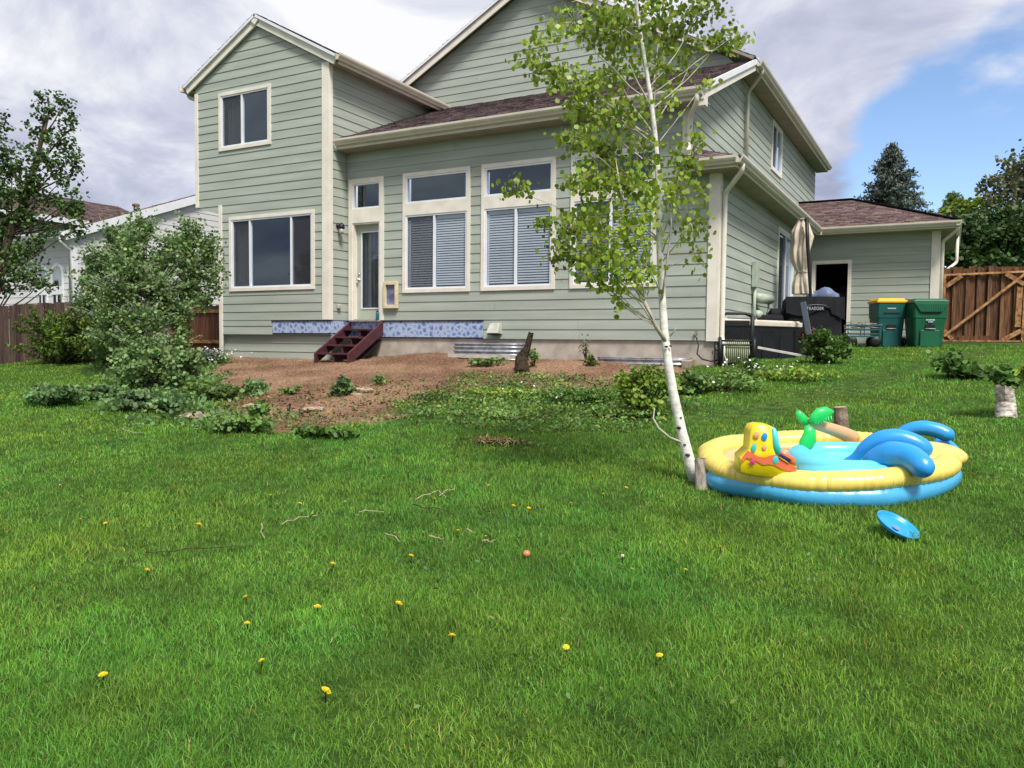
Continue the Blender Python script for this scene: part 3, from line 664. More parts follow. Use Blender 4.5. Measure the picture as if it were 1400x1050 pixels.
spout([(MR+.05, 16.75, zr-.1), (MR+.05, 16.75, zr-.2), (XU+.075, 17.1, zr-.42), (XU+.075, 17.1, 3.42)], .042, GUT)
spout([(XEL-.06, YE+.2, WING_EAVE-.1), (XEL-.06, YE+.2, WING_EAVE-.2), (XL-.06, YE+.32, WING_EAVE-.3), (XL-.06, YE+.32, 3.0)])
spout([(GX+.04, GYE+.02, SZ-.1), (GX+.04, GYE+.02, SZ-.2), (-.22, YG+.05, SZ-.42), (-.22, YG+.05, .05)])
spout([(GX+.04, GYE+2.0, SZ-.1), (GX+.04, GYE+2.0, SZ-.8), (-.18, YG+1.3, SZ-1.05), (-.18, YG+1.3, .05)])
# gas meter on right wall
w = wX(XR); GP = mat('meter_paint', (.36, .42, .34), .5, .1, 8)
B = MB(); B.wbox(w, 15.72, 15.98, .02, .12, 1.12, 1.62); MT = B.build('meter_box', GP, HOUSE, bevel=.01)
B = MB(); B.tube([w(15.8, .07, 1.12), w(15.8, .07, .3)], .03, 8); B.tube([w(15.85, .10, .92), w(16.5, .22, .92)], .10, 12); B.tube([w(15.9, .1, .6), w(16.2, .1, .6)], .09, 10); B.tube([w(15.8, .07, .5), w(16.5, .2, .5), w(16.5, .2, .85)], .022, 8); B.build('gas_meter', GP, MT, True)

# ------------------------------------------------------------------ foliage helpers
def leaf_arrays(P, size, aspect=1.0, droop=.3, rng=RNG, sides=6, up=.35, flat=.8):
    """flat leaf polygons with random facing; returns verts, faces"""
    n = len(P); size = np.broadcast_to(np.asarray(size, float), (n,))*rng.uniform(.7, 1.25, n)
    nr = rng.normal(size=(n, 3)); nr[:, 2] = np.abs(nr[:, 2])*flat+up; nr /= np.linalg.norm(nr, axis=1)[:, None]
    t = rng.normal(size=(n, 3)); t[:, 2] -= droop*1.5; t -= nr*(t*nr).sum(1)[:, None]; t /= np.linalg.norm(t, axis=1)[:, None]+1e-9
    b = np.cross(nr, t); V = np.zeros((n, sides, 3))
    if sides == 6: prof = [(-.5, 0), (-.22, .42), (.2, .42), (.55, 0), (.2, -.42), (-.22, -.42)]
    elif sides == 4: prof = [(-.5, 0), (0, .3), (.55, 0), (0, -.3)]
    else: prof = [(-.5, .12), (.6, 0), (-.5, -.12)]
    for i, (a, c) in enumerate(prof):
        fold = .12*abs(c)
        V[:, i] = P+t*(a*size)[:, None]+b*(c*aspect*size)[:, None]+nr*(fold*size)[:, None]
    F = np.arange(n*sides).reshape(n, sides); return V.reshape(-1, 3), F
def tones(n, lo=.65, hi=1.4, yel=.12, rng=RNG):
    v = rng.uniform(lo, hi, n); y = rng.uniform(-yel, yel*1.6, n); return np.stack([v*(1+y), v, v*(1-y*.6)], 1)
def clumps(c, r, n, k, rng=RNG, fall=.55):
    """n points in an ellipsoid c, r gathered in k sub-clumps"""
    d = rng.normal(size=(k, 3)); d /= np.linalg.norm(d, axis=1)[:, None]; d *= rng.uniform(.25, 1, k)[:, None]**.5
    cc = np.asarray(c)+d*np.asarray(r)*.82; idx = rng.integers(0, k, n)
    return cc[idx]+rng.normal(size=(n, 3))*np.asarray(r)*fall/max(1.2, k**.4), cc
def plant(name, label, cat, c, r, n, size, m, k=8, group=None, stems=6, smat=None, aspect=1.0, sides=6, droop=.2, parent=None, tone=(.65, 1.4), up=.35):
    """leafy clump standing on the ground; c = ground point"""
    c = np.asarray(c, float); t = thing(name, c, label, cat, group)
    P, cc = clumps(c+np.array([0, 0, r[2]*.95]), r, n, k); P[:, 2] = np.maximum(P[:, 2], G(P[:, 0], P[:, 1])+.01)
    V, Fc = leaf_arrays(P, size, aspect, droop, sides=sides, up=up); mk_np('foliage', V, Fc, m, t, tones(len(Fc), *tone), kind='stuff')
    if stems:
        B = MB()
        for q in cc[:stems*2]:
            B.tube([c+np.array([random.uniform(-.3, .3)*r[0], random.uniform(-.3, .3)*r[1], -.03]), c*.45+q*.55+np.array([0, 0, .05*r[2]]), q], [.012, .008, .003], 5)
        B.build('stem', smat or BARKD, t, True)
    return t
def branch(B, a, b, r0, r1, wob=.08, n=6, rng=random):
    a = np.array(a, float); b = np.array(b, float); L = np.linalg.norm(b-a); P = []; off = np.zeros(3)
    for i in range(n+1):
        t = i/n; sag = np.array([0, 0, .12*L*math.sin(t*math.pi)*.6]); off = off+np.array([rng.uniform(-1, 1), rng.uniform(-1, 1), rng.uniform(-1, 1)])*wob*L/n if 0 < i < n else off
        P.append(a+(b-a)*t+off*(1 if i < n else 0)-sag*.4)
    B.tube(P, [r0+(r1-r0)*i/n for i in range(n+1)], 6); return P

# ------------------------------------------------------------------ aspen
def aspen():
    base = onG(950, 657); D = float(base @ FW)
    t = thing('aspen_tree', base, 'slender white-barked young aspen leaning over the lawn beside the inflatable pool', 'tree')
    tp = [(953, 664, 0), (943, 632, 0), (932, 590, 0), (921, 540, 0), (914, 500, 0), (908, 450, .02), (905, 400, .04), (902, 340, .05), (900, 280, .05), (899, 230, .04), (895, 180, .02), (889, 130, 0), (880, 75, -.02), (872, 20, -.05), (866, -40, -.05), (860, -110, -.05), (857, -160, 0)]
    T = [px(a, b, D+c) for a, b, c in tp]; rad = [.056, .044, .039, .036, .034, .031, .028, .026, .024, .022, .0195, .017, .0145, .012, .009, .006, .003]
    B = MB(); B.tube(T, rad, 14); trunk = B.build('trunk', BARK, t, True)
    # dark scars and knots on the bark
    for (a, b, s) in ((928, 585, .018), (936, 608, .012), (917, 473, .012), (911, 474, .014), (931, 571, .010), (940, 622, .02), (903, 365, .01), (900, 300, .009)):
        c = px(a, b, D-.04); MB().ell(c, (s*1.1, s*.7, s*.6), 8, 6).build('bark_scar', BARKD, trunk, True)
    BR = MB()
    def trunk_at(y):
        for (p, q), (m, n) in zip(zip(T, tp), zip(T[1:], tp[1:])):
            if q[1] >= y >= n[1]: f = (q[1]-y)/(q[1]-n[1]); return p*(1-f)+m*f
        return T[-1]
    # second stem forking left
    S = [px(a, b, D+c) for a, b, c in ((911, 468, 0), (896, 445, -.03), (882, 415, -.08), (872, 390, -.1), (865, 360, -.12), (858, 320, -.14), (850, 270, -.15), (842, 220, -.15))]
    BR.tube(S, [.018, .0165, .015, .0135, .0115, .009, .007, .004], 8)
    S2 = [px(a, b, D+c) for a, b, c in ((905, 408, 0), (909, 380, -.06), (913, 350, -.08), (918, 310, -.1), (915, 260, -.1))]
    BR.tube(S2, [.0095, .0085, .0075, .006, .003], 7)
    S3 = [px(a, b, D+c) for a, b, c in ((937, 607, 0), (915, 598, -.05), (900, 585, -.08), (893, 572, -.1), (895, 558, -.1))]
    BR.tube(S3, [.012, .010, .008, .006, .003], 6)
    BR.tube([px(916, 455+5, D-.03), px(922, 452, D-.06), px(925, 448, D-.06)], [.006, .004, .002], 5)
    # crown masses: pixel centre, half sizes in pixels, depth offset, leaves, where the limb leaves the trunk
    blobs = [(850, 38, 60, 38, -.1, 330, 150), (785, 30, 48, 28, -.2, 170, 140), (905, 30, 45, 38, .2, 230, 130), (955, 22, 40, 26, .1, 150, 120), (985, 62, 34, 16, .2, 80, 150), (1012, 45, 18, 14, .2, 26, 130),
             (868, -30, 90, 34, 0, 260, 60), (735, 88, 26, 17, -.1, 70, 190), (760, 105, 26, 15, -.1, 70, 190), (733, 62, 22, 9, -.15, 30, 190), (795, 112, 34, 24, -.2, 130, 200), (838, 100, 40, 30, .1, 150, 190), (900, 90, 36, 34, .15, 150, 180), (945, 75, 30, 24, .2, 80, 170),
             (800, 150, 32, 22, -.1, 110, 230), (845, 160, 36, 28, -.2, 160, 230), (900, 150, 30, 24, .1, 80, 210), (965, 118, 12, 10, .1, 16, 200),
             (785, 190, 26, 20, -.25, 100, 270), (825, 205, 38, 24, .1, 150, 270), (880, 200, 26, 24, -.2, 90, 260), (798, 245, 36, 26, -.3, 170, 330), (845, 250, 40, 30, -.1, 190, 330), (890, 255, 26, 26, -.25, 90, 320),
             (705, 253, 21, 15, -.2, 60, 330), (935, 215, 20, 26, -.1, 70, 310), (955, 185, 12, 14, 0, 24, 290), (930, 265, 32, 24, -.15, 110, 350), (945, 305, 26, 24, -.1, 80, 360), (950, 345, 14, 18, -.05, 34, 370), (940, 232, 25, 14, -.1, 40, 330),
             (775, 310, 32, 26, -.3, 120, 400), (820, 300, 36, 28, -.1, 170, 390), (865, 310, 34, 28, -.3, 150, 380), (788, 350, 34, 26, -.2, 130, 420), (835, 350, 40, 26, -.3, 180, 420), (880, 350, 28, 28, -.1, 100, 400), (812, 385, 26, 14, -.2, 70, 420), (868, 388, 24, 14, -.2, 50, 410),
             (850, 417, 10, 15, -.15, 18, 420), (835, 393, 18, 9, -.2, 26, 420), (745, 310, 12, 12, -.2, 26, 370), (760, 340, 14, 14, -.2, 30, 390)]
    LP = []
    for (a, b, ra, rb, dz, n, ty) in blobs:
        c = px(a, b, D+dz); s = D/F_PX
        st = trunk_at(ty) if a > 872 or ty < 380 else S[min(7, max(0, int((470-ty)/34)))]
        branch(BR, st, c, .007 if n > 60 else .0045, .002, .12, 8)
        r = (ra*s*.95, .5*(ra+rb)*s*1.1, rb*s*.95); k = max(4, int(n/8)); n = int(n*1.45)
        P, cc = clumps(c, r, n, k, fall=1.05); LP.append(P)
        for q in cc: BR.tube([c+(q-c)*.1, c+(q-c)*.6+np.array([0, 0, .01]), q], [.003, .0022, .0012], 4)
    BR.build('branches', mat('aspen_twig', (.50, .48, .41), .8, .15, 10, col2=(.30, .28, .22)), t, True)
    P = np.concatenate(LP); sz = RNG.uniform(.030, .046, len(P)); V, Fc = leaf_arrays(P, sz, 1.08, .6, up=.05, flat=.45)
    near = np.argsort(-(sz/(P @ FW)))[:300]; tn = tones(len(P), .55, 1.35, .13)
    rest = np.setdiff1d(np.arange(len(P)), near)
    crown = mk_np('crown', V, Fc[rest], L_ASP, t, tn[rest], kind='stuff')
    for i in near:
        q = V[Fc[i]]; me = bpy.data.meshes.new('leaf'); me.from_pydata((q-P[i]).tolist(), [], [tuple(range(6))]); me.materials.append(L_ASP); set_tone(me, tn[i:i+1])
        o = bpy.data.objects.new('leaf', me); COL.objects.link(o); o.parent = crown; o.location = P[i]-base
    return base, D
ABASE, AD = aspen()

# ------------------------------------------------------------------ other trees and shrubs
def blob_tree(name, label, base, trunk, blobs, D, m, leaf, dens, sides=6, group=None, depth=1.0, rr=(.16, .05), bark=BARKD, droop=.3, tone=(.6, 1.45), limb=.04):
    """trunk: list of world points; blobs: (px, py, half w, half h, depth offset) in pixels of the view at depth D"""
    t = thing(name, base, label, 'tree', group); B = MB(); n = len(trunk)
    B.tube(trunk, [rr[0]+(rr[1]-rr[0])*i/(n-1) for i in range(n)], 9); s = D/F_PX; LP = []
    for (a, b, ra, rb, dz) in blobs:
        c = px(a, b, D+dz); r = np.array((ra*s, .5*(ra+rb)*s*depth, rb*s))
        k = min(range(n), key=lambda i: np.linalg.norm(np.array(trunk[i])+np.array([0, 0, .3])-c)); branch(B, trunk[max(0, k-1)], c, limb, .008, .1, 6)
        cnt = int(dens*ra*rb/1000*10); P, cc = clumps(c, r, max(cnt, 10), max(6, cnt//12), fall=1.05); LP.append(P)
        for q in cc[::3]: B.tube([c, c+(q-c)*.5+np.array([0, 0, .03]), q], [.008, .005, .002], 4)
        for q in range(max(3, cnt//30)):          # stray shoots that break the outline
            d = RNG.normal(size=3); d[2] = abs(d[2])+.3; d /= np.linalg.norm(d); a0 = c+d*r*.6; a1 = c+d*r*RNG.uniform(1.3, 1.9)+np.array([0, 0, .04]); B.tube([a0, a1], [.004, .0015], 4)
            u = RNG.uniform(.2, 1.05, 12)[:, None]; LP.append(a0+(a1-a0)*u+RNG.normal(size=(12, 3))*leaf*.6)
    B.build('trunk', bark, t, True); P = np.concatenate(LP); V, Fc = leaf_arrays(P, leaf, 1.0, droop, sides=sides); mk_np('crown', V, Fc, m, t, tones(len(Fc), *tone), kind='stuff'); return t
# maple by the left fence
D = 20.5; mb = px(-14, 500, D)
blob_tree('maple_tree', 'dark green maple towering over the weathered side fence near the white house', mb,
          [mb+np.array([0, 0, -.3]), px(-12, 440, D), px(-5, 380, D), px(14, 320, D), px(36, 270, D), px(46, 230, D), px(58, 190, D), px(68, 150, D)],
          [(62, 142, 10, 10, 0), (88, 145, 12, 12, .1), (92, 170, 12, 12, -.1), (62, 160, 9, 14, 0), (55, 185, 16, 12, .2), (75, 200, 14, 14, -.1), (46, 215, 16, 12, 0), (70, 230, 22, 14, .1), (100, 212, 14, 14, 0), (108, 230, 9, 8, 0), (85, 247, 13, 9, 0), (40, 240, 20, 14, -.2),
           (8, 215, 14, 14, 0), (15, 240, 20, 14, .2), (5, 270, 20, 20, -.2), (35, 262, 24, 14, 0), (50, 275, 22, 14, .2), (25, 300, 24, 14, 0), (8, 320, 18, 20, .1), (40, 300, 20, 10, -.1), (98, 275, 16, 16, -.2), (108, 300, 10, 10, -.2), (85, 290, 14, 12, -.1), (102, 320, 8, 8, -.2), (70, 318, 16, 8, 0), (48, 325, 12, 10, 0),
           (15, 350, 26, 18, 0), (45, 345, 18, 10, .2), (30, 375, 30, 14, -.2), (12, 392, 22, 10, .1), (50, 390, 18, 7, 0), (65, 392, 10, 6, 0), (-20, 250, 26, 40, 0), (-25, 340, 30, 45, 0), (-5, 180, 14, 20, 0)], D, L_MAPLE, .085, 62, rr=(.15, .025), limb=.03)
# loose leafy shrub-tree at the left of the wing
D = 15.4; bb = onG(225, 512); trunkp = [bb, px(230, 470, D), px(227, 450, D), px(222, 420, D), px(215, 390, D), px(205, 360, D), px(196, 325, D)]
blob_tree('shrubby_aspen', 'bushy pale green shrub-like aspen growing by the left corner of the house', bb, trunkp,
          [(195, 318, 16, 18, 0), (158, 330, 14, 20, .1), (180, 340, 26, 18, -.1), (260, 322, 14, 18, .1), (245, 340, 22, 16, 0), (285, 345, 14, 18, 0), (140, 360, 26, 18, 0), (175, 370, 34, 20, -.3), (220, 365, 32, 20, .2), (265, 370, 26, 18, 0), (292, 385, 9, 22, 0), (130, 390, 24, 18, .1), (165, 400, 34, 20, -.4), (210, 400, 34, 20, -.2), (255, 400, 24, 18, .1),
           (120, 420, 18, 18, 0), (150, 435, 34, 18, -.4), (195, 440, 32, 18, -.5), (240, 425, 26, 16, -.2), (250, 445, 14, 14, -.2), (150, 465, 28, 14, -.4), (190, 472, 28, 14, -.6), (245, 470, 16, 12, -.3), (275, 415, 12, 14, 0), (205, 495, 34, 12, -.6)], D, L_BUSH, .056, 185, rr=(.09, .012), bark=BARK, limb=.014, tone=(.55, 1.5))
# leafy suckers and shrubs round its foot
def pl(name, label, p, r, n, size, m, cat='plant', **k): return plant(name, label, cat, onG(*p), r, n, size, m, **k)
pl('leafy_shrub', 'low leafy green shrub sprawling at the foot of the shrubby aspen', (215, 530), (1.0, .6, .42), 4200, .062, L_BUSH, 'shrub', k=70)
pl('leafy_shrub', 'dark shrub between the shrubby aspen and the juniper', (165, 503), (.85, .5, .35), 2400, .06, L_DEC, 'shrub', k=30)
pl('leafy_shrub', 'bright green sprawling leaves in front of the shrubby aspen', (205, 560), (1.0, .40, .12), 1900, .065, L_SILV, 'shrub', k=30)
pl('silver_plant', 'low mound of silvery grey-green leaves on the left lawn', (75, 553), (.62, .36, .16), 1900, .06, L_SILV, k=30, tone=(.8, 1.5))
pl('silver_plant', 'spreading silvery leaves between the left mound and the shrubby aspen', (140, 545), (.6, .36, .10), 1200, .055, L_SILV, k=24)
pl('weed_clump', 'tangled weeds along the left edge of the bare dirt', (285, 545), (.7, .35, .13), 900, .07, L_WEED, k=26)
pl('weed_clump', 'pale weeds at the near left corner of the bare dirt', (330, 592), (.55, .22, .10), 800, .055, L_WEED, k=24)
pl('weed_clump', 'upright young sapling leaves at the near left corner of the dirt', (350, 580), (.14, .12, .14), 160, .06, L_DEC, k=6)
pl('weed_clump', 'flattened cut weeds at the front edge of the bare dirt', (440, 598), (.45, .16, .06), 500, .06, L_DEC, k=16)
pl('weed_clump', 'pale broad-leaved thistle alone on the bare dirt', (352, 540), (.19, .16, .13), 190, .09, L_SILV, k=7, aspect=.55)
pl('weed_clump', 'leafy tuft beside the flat stones on the bare dirt', (472, 541), (.20, .17, .13), 220, .075, L_SILV, k=7)
pl('weed_clump', 'small grassy tuft near the middle of the dirt', (520, 527), (.13, .12, .08), 130, .06, L_WEED, k=5, aspect=.5)
pl('weed_clump', 'thin low weeds next to the lone thistle', (400, 539), (.18, .12, .06), 110, .055, L_WEED, k=6)
pl('weed_clump', 'sparse weeds in front of the left window well', (665, 500), (.35, .2, .07), 200, .06, L_WEED, k=8)
pl('weed_clump', 'tall thin weed against the foundation', (801, 493), (.10, .08, .22), 110, .05, L_GREY, k=6, aspect=.5)
pl('weed_clump', 'white-flowered weed at the end of the right window well', (808, 500), (.14, .1, .10), 120, .05, L_WEED, k=5)
pl('weed_clump', 'leafy vine creeping up the dark leaning stump', (729, 502), (.10, .10, .17), 170, .05, L_WEED, k=8)
for i, (a, b, rx, ry, rz, n, lab) in enumerate(((610, 545, .7, .4, .03, 800, 'low trampled weeds at the left end of the green weed bank'), (690, 540, .8, .5, .05, 1300, 'ragged weeds in front of the leaning stump'), (700, 570, .9, .35, .03, 1100, 'cut leaves spilling down the weed bank onto the lawn'), (790, 550, .6, .4, .09, 1800, 'dense dark green weed mound in the middle of the bank'), (850, 570, .5, .3, .06, 900, 'weeds between the weed mound and the bright shrub'))):
    pl('weed_bank', lab, (a, b), (rx, ry, rz), n, .042, (L_WEED, L_YEL, L_WEED, L_DEC, L_WEED)[i], k=60, aspect=.7)
pl('bright_shrub', 'bright yellow-green shrub just left of the aspen trunk', (885, 570), (.40, .34, .30), 2200, .045, L_YEL, 'shrub', k=30)
pl('bright_shrub', 'dark low plants behind the aspen trunk', (930, 540), (.35, .3, .15), 500, .06, L_DEC, 'shrub', k=14)
for i, (a, b, rx, ry, rz, n, lab) in enumerate(((990, 535, .6, .45, .14, 1100, 'rough weeds in front of the hose reel'), (1040, 518, .6, .3, .08, 900, 'flowering weeds between the hose reel and the white plank'), (1085, 520, .6, .4, .10, 900, 'weeds at the end of the white plank'), (1022, 508, .2, .2, .13, 300, 'dark leafy weeds at the foot of the hose reel'))):
    pl('weed_patch', lab, (a, b), (rx, ry, rz), n, .05, (L_WEED, L_WEED, L_YEL, L_DEC)[i], k=30, aspect=.7)
pl('rose_shrub', 'rounded dark green shrub in front of the covered grill', (1130, 497), (.42, .38, .31), 1800, .055, L_DEC, 'shrub', k=40)
pl('rose_shrub', 'reddish-leaved sprigs beside the deck box', (1108, 488), (.2, .2, .28), 240, .07, mat('red_leaf', (.16, .06, .025), .6, .3, 3, trans=.2, attr='tone'), 'shrub', k=8)
pl('sapling_sprout', 'leafy oak-like sprout on the right lawn near the gate', (1300, 517), (.23, .22, .20), 300, .085, L_DEC, 'plant', k=9)
pl('sapling_sprout', 'lower leafy sprout beside the taller one on the right lawn', (1328, 519), (.26, .22, .10), 230, .085, L_DEC, 'plant', k=8)
pl('white_flowers', 'white-flowered ground cover at the foot of the left house corner', (268, 497), (.8, .45, .14), 1100, .05, L_WEED, k=24)
# blossoms scattered over that ground cover
def blossoms(name, label, spots, rx, n, s):
    c0 = onG(*spots); t = thing(name, c0, label, 'flowers')
    P = c0+RNG.normal(size=(n, 3))*np.array([rx, rx*.5, 0]); P[:, 2] = G(P[:, 0], P[:, 1])+RNG.uniform(.12, .30, n)
    V, Fc = leaf_arrays(P, s, 1.2, 0, up=.6); mk_np('petals', V, Fc, WHITE_F, t, kind='stuff')
    B = MB()
    for q in P[::6]: B.tube([(q[0], q[1], g(q[0], q[1])), q], .002, 3)
    B.build('stems', L_WEED, t, kind='stuff')
blossoms('white_blossoms', 'white blossoms thick along the left house corner', (272, 497), .5, 420, .042)
blossoms('white_blossoms', 'white blossoms dotted among weeds by the hose reel', (1035, 518), .35, 55, .028)
blossoms('white_blossoms', 'tiny white blossoms dotted over the weed bank', (760, 550), 1.0, 14, .028)
# juniper
jb = onG(92, 497); t = thing('juniper', jb, 'feathery dark juniper bush in front of the weathered fence', 'shrub'); B = MB(); LP = []
for i in range(150):
    az = random.uniform(0, 2*math.pi); el = random.uniform(.1, 1.3); L_ = random.uniform(.7, 1.35); s0 = jb+np.array([random.uniform(-.5, .5), random.uniform(-.3, .3), random.uniform(.0, .5)])
    d = np.array([math.cos(az)*math.cos(el), math.sin(az)*math.cos(el)*.7, math.sin(el)*.85]); e_ = s0+d*L_; B.tube([s0, e_], [.012, .003], 4)
    u = RNG.uniform(.25, 1.05, 75)[:, None]; LP.append(s0+d*L_*u+RNG.normal(size=(75, 3))*.05*(1.3-u))
B.build('stem', BARKD, t); P = np.concatenate(LP); V, Fc = leaf_arrays(P, .11, .55, -.6, sides=4, up=.1); mk_np('foliage', V, Fc, L_JUN, t, tones(len(Fc), .45, 1.5, .2), kind='stuff')
# blue spruce behind the garage
def spruce(name, label, a, top, bot, half, D, group=None, nb=300, m=L_SPR, seed=1):
    rn = np.random.default_rng(seed); s = D/F_PX; c = px(a, bot, D); tp = px(a, top, D); H = tp[2]-c[2]; t = thing(name, c, label, 'tree', group)
    MB().tube([c+np.array([0, 0, -1]), c*.5+tp*.5, tp], [.25, .12, .02], 8).build('trunk', BARKD, t, True); LP = []; B = MB()
    for i in range(nb):
        u = (i+.5)/nb; u = u**.85; z = H*(1-u); R0 = half*s*(u**.8)*rn.uniform(.7, 1.12)+.1; az = rn.uniform(0, 2*math.pi)
        d = np.array([math.cos(az), math.sin(az), -.18+.35*(1-u)]); p0 = c+(tp-c)*(1-u); p1 = p0+d*R0; B.tube([p0, p1], [.04, .01], 4)
        k = int(16+85*u); f = rn.uniform(.2, 1.05, k)[:, None]; LP.append(p0+d*R0*f+rn.normal(size=(k, 3))*np.array([.16, .16, .10])*(1.25-f*.7)*(.6+.6*u))
    B.build('branches', BARKD, t); P = np.concatenate(LP); V, Fc = leaf_arrays(P, .20, .55, .4, rng=rn, sides=4, up=.0); mk_np('crown', V, Fc, m, t, tones(len(Fc), .5, 1.5, .1, rn), kind='stuff')
spruce('spruce_tree', 'tall blue-grey spruce rising behind the garage roof', 1219, 198, 330, 62, 38)
spruce('spruce_tree', 'small dark conifer behind the neighbouring brown roof', 1302, 264, 330, 34, 46, nb=150, m=L_DEC, seed=4)
D = 32.0; q = px(1350, 372, D)
blob_tree('broadleaf_tree', 'dense dark green trees behind the wooden gate', px(1330, 400, 27), [px(1330, 400, 27), px(1332, 350, 27), px(1336, 300, 27)],
          [(1320, 335, 26, 28, 0), (1345, 345, 26, 24, .5), (1310, 358, 18, 16, -.5), (1365, 340, 24, 28, 0), (1390, 345, 22, 26, -.3), (1330, 315, 18, 14, 0), (1375, 310, 20, 20, .5), (1345, 365, 40, 14, -.4), (1395, 365, 30, 14, 0), (1425, 340, 30, 40, 0)], 27, L_FAR, .15, 130, rr=(.15, .05), limb=.04)
blob_tree('broadleaf_tree', 'grey-green half-bare tree at the right edge above the gate', px(1390, 400, 31), [px(1390, 400, 31), px(1388, 340, 31), px(1384, 290, 31), px(1392, 230, 31)],
          [(1370, 262, 16, 16, 0), (1388, 240, 18, 18, 0), (1345, 258, 9, 8, 0), (1358, 280, 14, 14, 0), (1395, 270, 18, 18, .3), (1410, 240, 20, 30, 0), (1380, 295, 22, 14, 0), (1360, 305, 16, 12, 0), (1400, 305, 16, 14, 0), (1430, 290, 25, 40, 0)], 31, L_GREY, .15, 75, rr=(.16, .05), limb=.05, bark=mat('grey_bark', (.26, .23, .20), .9, .2, 8))
t = blob_tree('broadleaf_tree', 'bright lime green tree top beyond the garage roof', px(1318, 340, 42), [px(1318, 340, 42), px(1318, 300, 42)],
          [(1305, 290, 16, 7, 0), (1322, 284, 16, 9, 0), (1338, 284, 12, 9, 0), (1292, 294, 10, 5, 0)], 42, L_LIME, .22, 80, rr=(.15, .05))
# bare twigs in the half-bare tree

# ------------------------------------------------------------------ inflatable pool
PC = np.array([-.80, 6.36]); PA = .33; PU = np.array([math.cos(PA), math.sin(PA)]); PV = np.array([-PU[1], PU[0]])
def plastic(name, c, var=.05): return mat(name, c, .32, var, 5, .12, 18, spec=.5, coat=.15)
P_BLUE = plastic('pool_blue', (.06, .36, .62)); P_YEL = plastic('pool_yellow', (.76, .60, .13)); P_CYAN = plastic('pool_cyan', (.13, .58, .72)); P_SAND = plastic('pool_sand', (.76, .44, .25))
P_WAVE = plastic('pool_wave', (.022, .29, .72)); P_GRN = plastic('pool_green', (.01, .55, .10)); P_TAN = plastic('pool_tan', (.58, .35, .18)); P_CORAL = plastic('pool_coral', (.76, .16, .07)); P_TURQ = plastic('pool_turquoise', (.06, .56, .53)); P_BY = plastic('pool_bright_yellow', (.85, .66, .01)); P_PINK = plastic('pool_pink', (.80, .38, .22)); P_MAG = plastic('pool_magenta', (.60, .04, .16)); P_NAVY = plastic('pool_navy', (.02, .02, .10))
